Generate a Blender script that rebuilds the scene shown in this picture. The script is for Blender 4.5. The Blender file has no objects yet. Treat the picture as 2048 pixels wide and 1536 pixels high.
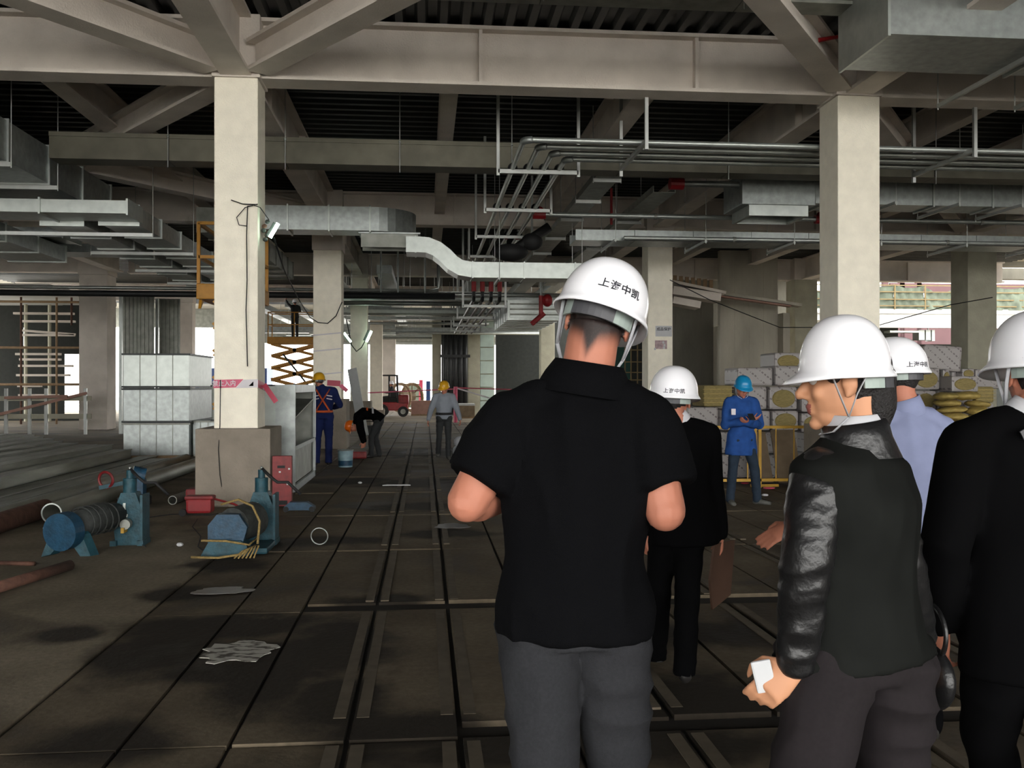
import bpy, bmesh, math, random
from mathutils import Vector, Matrix, noise as mnoise
random.seed(7)
R = math.radians
V = Vector
sc = bpy.context.scene
COL = sc.collection

# ---------------------------------------------------------------- camera, sky, light, exposure
CAMH = 1.58
YAW = R(5.37)            # camera looks this far to the right of the building's long axis (+Y)
FPX = 1850.0
cam_d = bpy.data.cameras.new('camera'); cam = bpy.data.objects.new('camera', cam_d); COL.objects.link(cam)
cam_d.sensor_width = 36.0; cam_d.lens = FPX / 2048 * 36.0; cam_d.clip_end = 500
cam.location = (0, 0, CAMH); cam.rotation_euler = (R(90.12), 0, -YAW)
sc.camera = cam
world = bpy.data.worlds.new('overcast_sky'); sc.world = world; world.use_nodes = True
wn = world.node_tree.nodes; wl = world.node_tree.links; wn.clear()
w_out = wn.new('ShaderNodeOutputWorld'); w_bg = wn.new('ShaderNodeBackground')
w_bg.inputs[0].default_value = (1.0, 0.985, 0.95, 1); w_bg.inputs[1].default_value = 5.0
wl.new(w_bg.outputs[0], w_out.inputs[0])
sc.view_settings.view_transform = 'Standard'; sc.view_settings.look = 'None'
sc.view_settings.gamma = 1.0; sc.view_settings.use_curve_mapping = False
sc.view_settings.exposure = 1.1
sc.cycles.use_denoising = True
sc.cycles.max_bounces = 8; sc.cycles.diffuse_bounces = 5; sc.cycles.glossy_bounces = 3
sc.cycles.sample_clamp_indirect = 4.0
CA, SA = math.cos(YAW), math.sin(YAW)
def P(u, v, z):
    """world point seen at photograph pixel (u, v), z metres in front of the camera"""
    lat = (u - 1024.0) / FPX * z; up = (772.0 - v) / FPX * z
    return V((lat * CA + z * SA, -lat * SA + z * CA, CAMH + up))
def F(u, v):
    """floor point"""
    return P(u, v, CAMH * FPX / (v - 772.0))

# ---------------------------------------------------------------- materials
MATS = {}
TONE = .67      # colours scaled down to balance the raised exposure, except the kept materials
KEEP = ('fireproof_cream', 'fireproof_beam', 'helmet_white', 'outdoor_concrete', 'lamp_glow', 'white_fascia')
def mat(name, col, rough=0.7, metal=0.0, var=0.12, scale=6.0, bump=0.0, bscale=40.0, emit=None, col2=None, spec=0.4, coat=0.0, stretch=None, detail=4.0):
    if name in MATS: return MATS[name]
    if name not in KEEP: col = tuple(c * TONE for c in col); col2 = tuple(c * TONE for c in col2) if col2 else None
    m = bpy.data.materials.new(name); m.use_nodes = True; n = m.node_tree.nodes; l = m.node_tree.links
    b = n['Principled BSDF']; b.inputs['Roughness'].default_value = rough; b.inputs['Metallic'].default_value = metal
    b.inputs['Specular IOR Level'].default_value = spec
    if coat: b.inputs['Coat Weight'].default_value = coat; b.inputs['Coat Roughness'].default_value = 0.15
    tc = n.new('ShaderNodeTexCoord'); mp = n.new('ShaderNodeMapping'); l.new(tc.outputs['Object'], mp.inputs[0])
    if stretch: mp.inputs['Scale'].default_value = stretch
    nz = n.new('ShaderNodeTexNoise'); nz.inputs['Scale'].default_value = scale; nz.inputs['Detail'].default_value = detail
    l.new(mp.outputs[0], nz.inputs['Vector'])
    cr = n.new('ShaderNodeValToRGB'); cr.color_ramp.elements[0].position = 0.3; cr.color_ramp.elements[1].position = 0.7
    c2 = col2 or tuple(min(1, c * (1 + var)) for c in col); c1 = tuple(c * (1 - var) for c in col) if not col2 else col
    cr.color_ramp.elements[0].color = (*c1, 1); cr.color_ramp.elements[1].color = (*c2, 1)
    l.new(nz.outputs['Fac'], cr.inputs[0]); l.new(cr.outputs[0], b.inputs['Base Color'])
    if bump:
        n2 = n.new('ShaderNodeTexNoise'); n2.inputs['Scale'].default_value = bscale; n2.inputs['Detail'].default_value = 3
        l.new(mp.outputs[0], n2.inputs['Vector']); bp = n.new('ShaderNodeBump'); bp.inputs['Strength'].default_value = bump
        bp.inputs['Distance'].default_value = 0.02; l.new(n2.outputs['Fac'], bp.inputs['Height']); l.new(bp.outputs[0], b.inputs['Normal'])
    if emit:
        b.inputs['Emission Color'].default_value = (*emit[0], 1); b.inputs['Emission Strength'].default_value = emit[1]
    MATS[name] = m; return m
M = dict(
    coat=mat('fireproof_cream', (.83, .785, .665), .9, var=.05, bump=.35, bscale=55),
    beam=mat('fireproof_beam', (.66, .60, .54), .9, var=.12, scale=1.6, bump=.3, bscale=40),
    ped=mat('pedestal_concrete', (.33, .285, .23), .9, var=.14, scale=3, bump=.5, bscale=30),
    conc=mat('greenish_concrete', (.52, .50, .39), .9, var=.14, scale=2, bump=.3, bscale=20),
    walld=mat('wall_concrete_shaded', (.25, .24, .20), .9, var=.2, scale=1.2, bump=.3, bscale=12, stretch=(1, 1, .35)),  # darker copy of the wall concrete, shade put into the colour
    wallc=mat('wall_concrete', (.55, .51, .42), .9, var=.2, scale=1.2, bump=.3, bscale=12, stretch=(1, 1, .35)),  # colour raised to stand in for light on the core wall
    deck=mat('deck_steel', (.055, .06, .06), .5, .5, var=.15),
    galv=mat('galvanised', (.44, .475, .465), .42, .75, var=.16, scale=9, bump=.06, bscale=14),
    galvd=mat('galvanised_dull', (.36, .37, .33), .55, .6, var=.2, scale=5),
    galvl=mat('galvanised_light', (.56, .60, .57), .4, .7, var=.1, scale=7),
    strut=mat('strut_channel', (.60, .62, .60), .45, .6, var=.08),
    tray=mat('tray_olive', (.17, .16, .12), .6, .35, var=.2, scale=3),
    blackpipe=mat('black_pipe', (.02, .022, .024), .5, var=.2),
    black=mat('black_rubber', (.012, .012, .013), .7, var=.2),
    red=mat('red_paint', (.25, .016, .018), .5, var=.25, scale=12, bump=.1),
    redv=mat('red_valve', (.36, .014, .02), .45, var=.15),
    teal=mat('teal_paint', (.014, .078, .105), .55, var=.35, scale=14, bump=.25),
    blue=mat('blue_paint', (.010, .062, .12), .5, var=.3, scale=14, bump=.2),
    motor=mat('motor_grime', (.045, .05, .047), .7, var=.3, scale=20, bump=.3),
    rust=mat('rusty_steel', (.13, .06, .04), .85, var=.35, scale=10, bump=.3),
    yellow=mat('yellow_paint', (.60, .34, .03), .55, var=.15, scale=8),
    orange=mat('orange_lift', (.62, .28, .02), .5, var=.12, scale=8),
    rope=mat('straw_rope', (.36, .25, .09), .9, var=.25, scale=60, bump=.6),
    steelpile=mat('pile_steel', (.42, .43, .37), .55, .45, var=.28, scale=2.2, bump=.15, stretch=(3, .4, 3)),
    bluec=mat('blue_container', (.03, .07, .22), .6, var=.1),
    white=mat('white_sheet', (.72, .74, .74), .6, var=.05),
    paper=mat('paper', (.72, .73, .75), .8, var=.03),
    ink=mat('ink', (.02, .02, .03), .8, var=.0),
    pink=mat('tape_pink', (.78, .12, .22), .5, var=.12, scale=18),
    tapew=mat('tape_white', (.80, .76, .80), .45, var=.05),
    tapered=mat('tape_red', (.55, .05, .10), .5, var=.1),
    wool=mat('rock_wool', (.36, .285, .115), .95, var=.22, scale=20, bump=.6, bscale=60, stretch=(1, 1, 5)),
    sack=mat('yellow_sack', (.50, .37, .11), .6, var=.25, scale=14, bump=.4, bscale=12),
    net=mat('green_net', (.13, .155, .115), .95, var=.25, scale=2.2, bump=.3, bscale=6),
    ply=mat('board_brown', (.27, .20, .13), .85, var=.2, scale=4),
    crate=mat('crate_pinkish', (.48, .28, .22), .85, var=.12, scale=5),
    wood=mat('timber', (.36, .24, .14), .85, var=.2, scale=6),
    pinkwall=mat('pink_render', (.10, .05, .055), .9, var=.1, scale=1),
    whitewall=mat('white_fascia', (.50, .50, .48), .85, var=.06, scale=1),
    skin=mat('skin_warm', (.60, .235, .15), .55, var=.07, scale=10, bump=.05, bscale=90, spec=.3),
    skinl=mat('skin_light', (.74, .36, .20), .55, var=.06, scale=10, spec=.3),
    lip=mat('lip', (.36, .11, .09), .5, var=.05),
    hair=mat('black_hair', (.012, .010, .010), .65, var=.3, scale=80, bump=.5, bscale=160),
    stubble=mat('shaved_hair', (.07, .042, .034), .85, var=.3, scale=120, bump=.3, bscale=200),
    polo=mat('black_pique', (.0050, .0052, .0062), .95, var=.12, scale=300, bump=.35, bscale=500, spec=.05),
    suit=mat('black_wool', (.0030, .0030, .0035), .9, var=.1, spec=.04),
    leather=mat('black_leather', (.010, .010, .011), .40, var=.2, scale=30, bump=.18, bscale=45, spec=.5),
    jback=mat('matte_dark_cloth', (.0125, .0135, .0125), .85, var=.3, scale=5, spec=.05),
    greytr=mat('grey_flannel', (.032, .033, .037), .93, var=.12, scale=120, bump=.2, bscale=300, spec=.15),
    browntr=mat('charcoal_plum', (.023, .019, .021), .92, var=.1, scale=100, spec=.15),
    shirtb=mat('light_blue_shirt', (.33, .37, .58), .85, var=.05, scale=20, spec=.2),
    shirtw=mat('white_collar', (.70, .70, .74), .8, var=.03),
    workblue=mat('worker_blue', (.018, .075, .28), .85, var=.18, scale=9, spec=.2),
    navy=mat('navy_overall', (.012, .022, .10), .9, var=.15, spec=.2),
    jeans=mat('dark_jeans', (.022, .035, .055), .9, var=.2, scale=14, spec=.2),
    greysh=mat('grey_jacket', (.30, .33, .38), .85, var=.08),
    darktr=mat('dark_trousers', (.03, .032, .034), .9, var=.15),
    shoe=mat('dark_shoe', (.02, .018, .017), .5, var=.2),
    shoeg=mat('dusty_shoe', (.10, .10, .09), .8, var=.2),
    hatw=mat('helmet_white', (.86, .86, .90), .22, var=.01, spec=.5, coat=.3),
    haty=mat('helmet_yellow', (.80, .42, .02), .3, var=.03),
    hatb=mat('helmet_blue', (.01, .28, .58), .3, var=.03),
    hato=mat('helmet_orange', (.85, .16, .01), .3, var=.03),
    strap=mat('strap_grey', (.50, .51, .54), .6, var=.06),
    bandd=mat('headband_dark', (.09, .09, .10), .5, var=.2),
    bandg=mat('headband_mint', (.42, .50, .46), .5, var=.06),
    harness=mat('orange_webbing', (.75, .13, .03), .7, var=.08),
    lamp=mat('lamp_glow', (.8, 1, .85), .4, emit=((.72, 1, .80), 9.0)),
    eye=mat('eye_white', (.65, .63, .6), .2, var=.01),
    brownbag=mat('brown_leather', (.085, .045, .03), .5, var=.2),
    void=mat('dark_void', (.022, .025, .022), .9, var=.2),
    yellowd=mat('yellow_dull', (.17, .12, .045), .7, var=.15),
    strip=mat('edge_strip_pale', (.125, .10, .068), .9, var=.2, scale=8),
    glassg=mat('glazing_green', (.42, .52, .46), .25, var=.1, scale=2),
    outground=mat('outdoor_concrete', (.52, .51, .48), .95, var=.06, scale=.3),
)
# wrapped insulation: white film with rows of small dark print running diagonally
def print_mat():
    m = bpy.data.materials.new('printed_film'); m.use_nodes = True; n = m.node_tree.nodes; l = m.node_tree.links
    b = n['Principled BSDF']; b.inputs['Roughness'].default_value = .5
    tc = n.new('ShaderNodeTexCoord'); mp = n.new('ShaderNodeMapping'); mp.inputs['Rotation'].default_value = (0, R(-38), 0)
    l.new(tc.outputs['Object'], mp.inputs[0])
    sx = n.new('ShaderNodeSeparateXYZ'); l.new(mp.outputs[0], sx.inputs[0])
    def band(out, freq, thr):
        a = n.new('ShaderNodeMath'); a.operation = 'MULTIPLY'; a.inputs[1].default_value = freq; l.new(out, a.inputs[0])
        f = n.new('ShaderNodeMath'); f.operation = 'FRACT'; l.new(a.outputs[0], f.inputs[0])
        g = n.new('ShaderNodeMath'); g.operation = 'LESS_THAN'; g.inputs[1].default_value = thr; l.new(f.outputs[0], g.inputs[0]); return g
    r = band(sx.outputs[2], 8, .22); c = band(sx.outputs[0], 16, .6)
    nz = n.new('ShaderNodeTexNoise'); nz.inputs['Scale'].default_value = 9; l.new(mp.outputs[0], nz.inputs['Vector'])
    th = n.new('ShaderNodeMath'); th.operation = 'GREATER_THAN'; th.inputs[1].default_value = .47; l.new(nz.outputs[0], th.inputs[0])
    m1 = n.new('ShaderNodeMath'); m1.operation = 'MULTIPLY'; l.new(r.outputs[0], m1.inputs[0]); l.new(c.outputs[0], m1.inputs[1])
    m2 = n.new('ShaderNodeMath'); m2.operation = 'MULTIPLY'; l.new(m1.outputs[0], m2.inputs[0]); l.new(th.outputs[0], m2.inputs[1])
    mx = n.new('ShaderNodeMixRGB'); l.new(m2.outputs[0], mx.inputs[0]); mx.inputs[1].default_value = (.27, .25, .245, 1); mx.inputs[2].default_value = (.12, .10, .105, 1)
    l.new(mx.outputs[0], b.inputs['Base Color']); return m
M['film'] = print_mat()
# floor: dusty concrete with dark oily / damp stains
BLOBS = [(330, 1285, .42, .75), (470, 1250, .55, .38), (560, 1335, .30, .85), (655, 1300, .42, .85), (670, 1400, .30, .5), (420, 1345, .5, .22), (640, 1082, .75, .30), (455, 1122, .38, .5), (360, 1185, .30, .30), (890, 1066, .55, .35),
    (850, 1012, 1.0, .45), (900, 965, 1.5, .9), (700, 962, .9, .6), (230, 1480, .35, .28), (830, 1462, .5, .25), (1360, 1395, .6, .5), (1420, 1265, .5, .35), (760, 1200, .35, .3), (1200, 1490, 1.2, .25), (130, 1270, .25, .2), (860, 905, 1.6, 1.6)]
def floor_mat(name, c1, c2, cs, rough=.85, stain=.5, wet=(.009, .0065, .0045)):
    m = bpy.data.materials.new(name); m.use_nodes = True; n = m.node_tree.nodes; l = m.node_tree.links
    b = n['Principled BSDF']; tc = n.new('ShaderNodeTexCoord'); geo = n.new('ShaderNodeNewGeometry')
    n1 = n.new('ShaderNodeTexNoise'); n1.inputs['Scale'].default_value = 1.3; n1.inputs['Detail'].default_value = 6; l.new(geo.outputs['Position'], n1.inputs['Vector'])
    n2 = n.new('ShaderNodeTexNoise'); n2.inputs['Scale'].default_value = .55; n2.inputs['Detail'].default_value = 5; n2.inputs['Distortion'].default_value = .6; l.new(geo.outputs['Position'], n2.inputs['Vector'])
    n3 = n.new('ShaderNodeTexNoise'); n3.inputs['Scale'].default_value = 25; n3.inputs['Detail'].default_value = 5; l.new(geo.outputs['Position'], n3.inputs['Vector'])
    cr = n.new('ShaderNodeValToRGB'); cr.color_ramp.elements[0].position = .35; cr.color_ramp.elements[1].position = .68
    cr.color_ramp.elements[0].color = (*c1, 1); cr.color_ramp.elements[1].color = (*c2, 1); l.new(n1.outputs[0], cr.inputs[0])
    sr = n.new('ShaderNodeValToRGB'); sr.color_ramp.elements[0].position = stain; sr.color_ramp.elements[1].position = stain + .09; l.new(n2.outputs[0], sr.inputs[0])
    mx = n.new('ShaderNodeMixRGB'); l.new(sr.outputs[0], mx.inputs[0]); l.new(cr.outputs[0], mx.inputs[1]); mx.inputs[2].default_value = (*cs, 1)
    nd = n.new('ShaderNodeTexNoise'); nd.inputs['Scale'].default_value = 2.6; nd.inputs['Detail'].default_value = 6; l.new(geo.outputs['Position'], nd.inputs['Vector'])
    cur = None
    for (u, v, rx, ry) in BLOBS:
        p = F(u, v); mp = n.new('ShaderNodeMapping'); mp.vector_type = 'POINT'; mp.inputs['Location'].default_value = (-p.x / rx, -p.y / ry, 0); mp.inputs['Scale'].default_value = (1 / rx, 1 / ry, 0); l.new(geo.outputs['Position'], mp.inputs[0])
        ln = n.new('ShaderNodeVectorMath'); ln.operation = 'LENGTH'; l.new(mp.outputs[0], ln.inputs[0])
        if cur is None: cur = ln.outputs['Value']
        else:
            mi = n.new('ShaderNodeMath'); mi.operation = 'MINIMUM'; l.new(cur, mi.inputs[0]); l.new(ln.outputs['Value'], mi.inputs[1]); cur = mi.outputs[0]
    sd = n.new('ShaderNodeMath'); sd.operation = 'MULTIPLY_ADD'; sd.inputs[1].default_value = 1.5; l.new(nd.outputs[0], sd.inputs[0]); l.new(cur, sd.inputs[2])
    bm_ = n.new('ShaderNodeMapRange'); bm_.inputs['From Min'].default_value = 1.40; bm_.inputs['From Max'].default_value = 1.95; bm_.inputs['To Min'].default_value = .88; bm_.inputs['To Max'].default_value = 0; l.new(sd.outputs[0], bm_.inputs[0])
    mw = n.new('ShaderNodeMixRGB'); l.new(bm_.outputs[0], mw.inputs[0]); l.new(mx.outputs[0], mw.inputs[1]); mw.inputs[2].default_value = (*wet, 1); mx = mw
    mg = n.new('ShaderNodeMixRGB'); mg.blend_type = 'OVERLAY'; mg.inputs[0].default_value = .35; l.new(mx.outputs[0], mg.inputs[1]); l.new(n3.outputs[0], mg.inputs[2])
    l.new(mg.outputs[0], b.inputs['Base Color'])
    rr = n.new('ShaderNodeMapRange'); rr.inputs['To Min'].default_value = rough; rr.inputs['To Max'].default_value = rough - .3; l.new(sr.outputs[0], rr.inputs[0]); l.new(rr.outputs[0], b.inputs['Roughness'])
    b.inputs['Specular IOR Level'].default_value = .25
    bp = n.new('ShaderNodeBump'); bp.inputs['Strength'].default_value = .35; bp.inputs['Distance'].default_value = .01; l.new(n3.outputs[0], bp.inputs['Height']); l.new(bp.outputs[0], b.inputs['Normal'])
    return m
M['floor'] = floor_mat('site_floor', (.14, .117, .082), (.22, .185, .135), (.065, .05, .032), .92, .55)
M['slab'] = floor_mat('road_slab', (.080, .062, .040), (.132, .106, .072), (.036, .026, .016), .88, .54)
M['slabw'] = floor_mat('road_slab_damp', (.040, .031, .022), (.07, .056, .040), (.022, .017, .012), .75, .50)
M['dirt'] = mat('channel_dirt', (.022, .018, .014), .9, var=.3, scale=6)

# ---------------------------------------------------------------- mesh helpers
def tag(o, label=None, cat=None, group=None, kind=None):
    if label: o['label'] = label
    if cat: o['category'] = cat
    if group: o['group'] = group
    if kind: o['kind'] = kind
    return o
def thing(name, label, cat, loc=(0, 0, 0), rz=0, group=None):
    o = bpy.data.objects.new(name, None); COL.objects.link(o); o.location = loc; o.rotation_euler = (0, 0, rz)
    o.empty_display_size = .1
    return tag(o, label, cat, group)
def wloc(p):
    s = V((0, 0, 0))
    while p is not None: s += p.location; p = p.parent
    return s
class B:
    def __init__(s): s.bm = bmesh.new()
    def box(s, c, size, rot=None, bev=0):
        g = bmesh.ops.create_cube(s.bm, size=1.0); vs = g['verts']
        bmesh.ops.scale(s.bm, vec=size, verts=vs)
        if bev:
            es = list({e for v in vs for e in v.link_edges}); r = bmesh.ops.bevel(s.bm, geom=es, offset=bev, segments=2, affect='EDGES', profile=.6); vs = list({v for f in r['faces'] for v in f.verts} | {v for v in vs if v.is_valid})
        if rot is not None: bmesh.ops.rotate(s.bm, cent=(0, 0, 0), matrix=rot, verts=vs)
        bmesh.ops.translate(s.bm, vec=c, verts=vs); return s
    def mm(s, a, b, bev=0):
        a = V(a); b = V(b); return s.box((a + b) / 2, [abs(x) for x in (b - a)], bev=bev)
    def bar(s, p0, p1, w, h, up=(0, 0, 1)):
        p0 = V(p0); p1 = V(p1); d = (p1 - p0); L = d.length; y = d.normalized(); up = V(up)
        x = y.cross(up)
        if x.length < 1e-4: x = y.cross(V((1, 0, 0)))
        x.normalize(); z = x.cross(y)
        m = Matrix((x, y, z)).transposed(); return s.box((p0 + p1) / 2, (w, L, h), m)
    def cyl(s, p0, p1, r, n=12, r2=None, cap=True):
        return s.tube([p0, p1], [r, r if r2 is None else r2], n, cap)
    def tube(s, pts, r, n=10, cap=True, flat=None):
        pts = [V(p) for p in pts]; rs = r if isinstance(r, (list, tuple)) else [r] * len(pts)
        prev = None; X = None
        for i, p in enumerate(pts):
            d = (pts[min(i + 1, len(pts) - 1)] - pts[max(i - 1, 0)]).normalized()
            if X is None:
                X = d.cross(V((0, 0, 1)))
                if X.length < .05: X = d.cross(V((1, 0, 0)))
                X.normalize()
            else:
                X = (X - d * X.dot(d)).normalized()
            Y = d.cross(X)
            ry = rs[i] if flat is None else rs[i] * flat
            ring = [s.bm.verts.new(p + X * math.cos(a) * rs[i] + Y * math.sin(a) * ry) for a in [2 * math.pi * k / n for k in range(n)]]
            if prev:
                for k in range(n): s.bm.faces.new((prev[k], prev[(k + 1) % n], ring[(k + 1) % n], ring[k]))
            elif cap: s.bm.faces.new(ring[::-1])
            prev = ring
        if cap: s.bm.faces.new(prev)
        return s
    def pipe(s, p0, p1, r, t, n=20):
        """hollow pipe with open ends"""
        p0 = V(p0); p1 = V(p1); d = (p1 - p0).normalized(); X = d.cross(V((0, 0, 1)))
        if X.length < .05: X = V((1, 0, 0))
        X.normalize(); Y = d.cross(X); rings = []
        for p, rr in ((p0, r), (p1, r), (p1, r - t), (p0, r - t)):
            rings.append([s.bm.verts.new(p + X * math.cos(a) * rr + Y * math.sin(a) * rr) for a in [2 * math.pi * k / n for k in range(n)]])
        for j in range(4):
            a, b = rings[j], rings[(j + 1) % 4]
            for k in range(n): s.bm.faces.new((a[k], a[(k + 1) % n], b[(k + 1) % n], b[k]))
        return s
    def ring(s, c, Rr, r, axis=(0, 0, 1), n=32, m=8, a0=0, a1=2 * math.pi):
        ax = V(axis).normalized(); X = ax.orthogonal().normalized(); Y = ax.cross(X); full = abs(a1 - a0 - 2 * math.pi) < 1e-3
        pts = [V(c) + (X * math.cos(a) + Y * math.sin(a)) * Rr for a in [a0 + (a1 - a0) * k / n for k in range(n + 1)]]
        if full: pts[-1] = pts[0]
        return s.tube(pts, r, m, cap=not full)
    def ell(s, c, rad, rot=None, n=14):
        g = bmesh.ops.create_uvsphere(s.bm, u_segments=n, v_segments=max(6, n // 2 + 2), radius=1.0); vs = g['verts']
        bmesh.ops.scale(s.bm, vec=rad, verts=vs)
        if rot is not None: bmesh.ops.rotate(s.bm, cent=(0, 0, 0), matrix=rot, verts=vs)
        bmesh.ops.translate(s.bm, vec=c, verts=vs); return s
    def poly(s, pts, vec):
        """flat outline pushed along vec"""
        a = [s.bm.verts.new(V(p)) for p in pts]; b = [s.bm.verts.new(V(p) + V(vec)) for p in pts]; n = len(pts)
        s.bm.faces.new(a[::-1]); s.bm.faces.new(b)
        for k in range(n): s.bm.faces.new((a[k], a[(k + 1) % n], b[(k + 1) % n], b[k]))
        return s
    def rings(s, rs, n=20, cap=True):
        """rs: (centre, xaxis, yaxis) ellipses lofted together"""
        prev = None
        for c, x, y in rs:
            ring = [s.bm.verts.new(V(c) + V(x) * math.cos(a) + V(y) * math.sin(a)) for a in [2 * math.pi * k / n for k in range(n)]]
            if prev:
                for k in range(n): s.bm.faces.new((prev[k], prev[(k + 1) % n], ring[(k + 1) % n], ring[k]))
            elif cap: s.bm.faces.new(ring[::-1])
            prev = ring
        if cap: s.bm.faces.new(prev)
        return s
    def mesh(s, name):
        bmesh.ops.recalc_face_normals(s.bm, faces=s.bm.faces[:])
        me = bpy.data.meshes.new(name); s.bm.to_mesh(me); s.bm.free(); return me
    def build(s, name, m, parent=None, world=False, smooth=False, ang=None, label=None):
        if world and parent is not None: bmesh.ops.translate(s.bm, vec=-wloc(parent), verts=s.bm.verts[:])
        me = s.mesh(name); o = bpy.data.objects.new(name, me); COL.objects.link(o)
        if world and parent is None:
            c = sum((v.co for v in me.vertices), V((0, 0, 0))) / max(1, len(me.vertices)); c.z = min(v.co.z for v in me.vertices)
            me.transform(Matrix.Translation(-c)); o.location = c
        me.materials.append(m)
        if parent is not None: o.parent = parent
        if smooth:
            for p in me.polygons: p.use_smooth = True
            if ang:
                try: me.set_sharp_from_angle(angle=R(ang))
                except Exception: pass
        if label: o['label'] = label
        return o
def dup(root, loc=None, rz=None, label=None, group=None):
    r = root.copy(); COL.objects.link(r)
    if loc is not None: r.location = loc
    if rz is not None: r.rotation_euler = (0, 0, rz)
    if label: r['label'] = label
    if group: r['group'] = group
    for ch in list(root.children):
        c = ch.copy(); COL.objects.link(c); c.parent = r
        for g in list(ch.children):
            d = g.copy(); COL.objects.link(d); d.parent = c
    return r
def text_mesh(body, size, font=None):
    cu = bpy.data.curves.new('t', 'FONT'); cu.body = body; cu.size = size; cu.align_x = 'CENTER'; cu.align_y = 'CENTER'; cu.resolution_u = 2; cu.offset = size * .014
    o = bpy.data.objects.new('t', cu); COL.objects.link(o)
    dg = bpy.context.evaluated_depsgraph_get(); me = bpy.data.meshes.new_from_object(o.evaluated_get(dg)); bpy.data.objects.remove(o); bpy.data.curves.remove(cu)
    return me
def lettering(body, size, m, parent, fn, name='lettering'):
    """flat text; fn maps (x, y) on the text plane to a point in the parent's space"""
    me = text_mesh(body, size)
    for v in me.vertices: v.co = fn(v.co.x, v.co.y)
    me.materials.clear(); me.materials.append(m)
    o = bpy.data.objects.new(name, me); COL.objects.link(o); o.parent = parent; return o
# ================================================================ SETTING
GX = [-19.7, -11.1, -2.5, 6.1, 14.7, 23.3]
GY = [12.85, 23.95, 35.05, 46.15, 57.25]
CEIL = 6.52; GB = 5.70
# ---- floor base, and slabs laid in the lane
b = B(); b.mm((-40, -13, -.3), (45, 75, -.03)); fl = b.build('floor', M['dirt'], None, True); tag(fl, kind='structure')
def fpart(name, m, a, c, bev=0):
    q = B(); q.mm(a, c, bev=bev); return q.build(name, m, fl, True)
LX0, LX1 = -1.92, 8.6
fpart('concrete_bed', M['floor'], (-40, -13, -.03), (LX0 - .02, 75, 0)); fpart('concrete_bed', M['floor'], (LX1 + .02, -13, -.03), (45, 75, 0))
rows = [1.74 + 2.42 * k for k in range(16)]
k0 = 0; far = B()
rng = random.Random(3)
dark = {(2, 0), (2, 1), (2, 2), (1, 0), (1, 1), (4, 1), (4, 2), (3, 1), (5, 3), (6, 2), (6, 5), (2, 5), (3, 4), (7, 3)}
for j, y in enumerate(rows):
    x = LX0; i = 0
    gap = {1: .20, 2: .27, 3: .05, 4: .05}.get(j, .03 + .04 * rng.random())
    while x < LX1 - .1:
        w = ([.59, .47] + [.51] * 20)[i]
        x1 = min(x + w, LX1); g = .018 + .012 * rng.random(); dz = -.012 + rng.random() * .012
        gg = gap if not (j == 2 and i < 2 or j == 1 and i < 4) else .02
        a, c = (x + g / 2, y + gg, -.029), (x1 - g / 2, y + 2.42, dz)
        if j < 11:
            fpart('floor_slab', M['slab'], a, c)
            if i % 2 == 0 or i > 4:
                pass
        else: far.mm(a, c)
        x = x1; i += 1
# strips of steel edging beside some joints
for j, y in enumerate(rows[:9]):
    for x in (-.35, .16, 1.18, 2.20, 3.22):
        for s in (-1, 1):
            fpart('edge_strip', M['strip'], (x + s * .055 - .03, y + .3, -.012), (x + s * .055 + .03, y + 2.38, .0015))
o = far.build('far_slabs', M['slab'], fl, True); o['kind'] = 'stuff'
fpart('concrete_bed', M['floor'], (LX0, rows[-1] + 2.42, -.03), (LX1, 75, 0)); fpart('concrete_bed', M['floor'], (LX0, -13, -.03), (LX1, rows[0], 0))
o = tag(B().mm((-160, -160, -.6), (160, 160, -.31)).build('ground', M['outground'], None, True), kind='structure')
# outside aprons; the unseen one behind the camera is added to bounce light inside
for a, c in (((-40, 62, .0), (45, 75, .02)), ((-45, -70, -.1), (50, -13.02, 0)), ((-40, 30, .0), (-21.5, 62, .02))):
    tag(B().mm(a, c).build('apron', M['outground'], None, True), kind='structure')
# ---- ceiling deck: trapezoid ribs, one sheet per bay
b = B(); b.mm((-21.5, -14, CEIL + .09), (24.8, 35.3, CEIL + .35)).mm((-21.5, 35.3, CEIL + .09), (7.5, 64, CEIL + .35)).mm((7.5, 35.3, CEIL + .09), (17.6, 41.4, CEIL + .35)); ceil = b.build('ceiling', M['wallc'], None, True); tag(ceil, kind='structure')  # rear lengthened and box over the core added to block daylight
def deck(x0, x1, y0, y1, along, pitch=.30, d=.075):
    q = B(); bm = q.bm; L0, L1 = (x0, x1) if along == 'Y' else (y0, y1); n = int((L1 - L0) / pitch); pr = []
    for k in range(n + 1):
        t = L0 + k * pitch
        for dt, dz in ((0, 0), (.10, 0), (.14, d), (.26, d)): pr.append((min(t + dt, L1), CEIL + dz))
    o0, o1 = (y0, y1) if along == 'Y' else (x0, x1); pv = None
    for t, z in pr:
        a = bm.verts.new((t, o0, z) if along == 'Y' else (o0, t, z)); c = bm.verts.new((t, o1, z) if along == 'Y' else (o1, t, z))
        if pv: bm.faces.new((pv[0], pv[1], c, a))
        pv = (a, c)
    o = q.build('deck_sheet', M['deck'], ceil, True); return o
for i in range(5):
    deck(GX[i], GX[i + 1], -14, GY[0], 'Y')
    for j in range(4):
        if i >= 3 and j >= 2: continue
        deck(GX[i], GX[i + 1], GY[j], GY[j + 1], 'X', .32 if j < 2 else .45)
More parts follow.
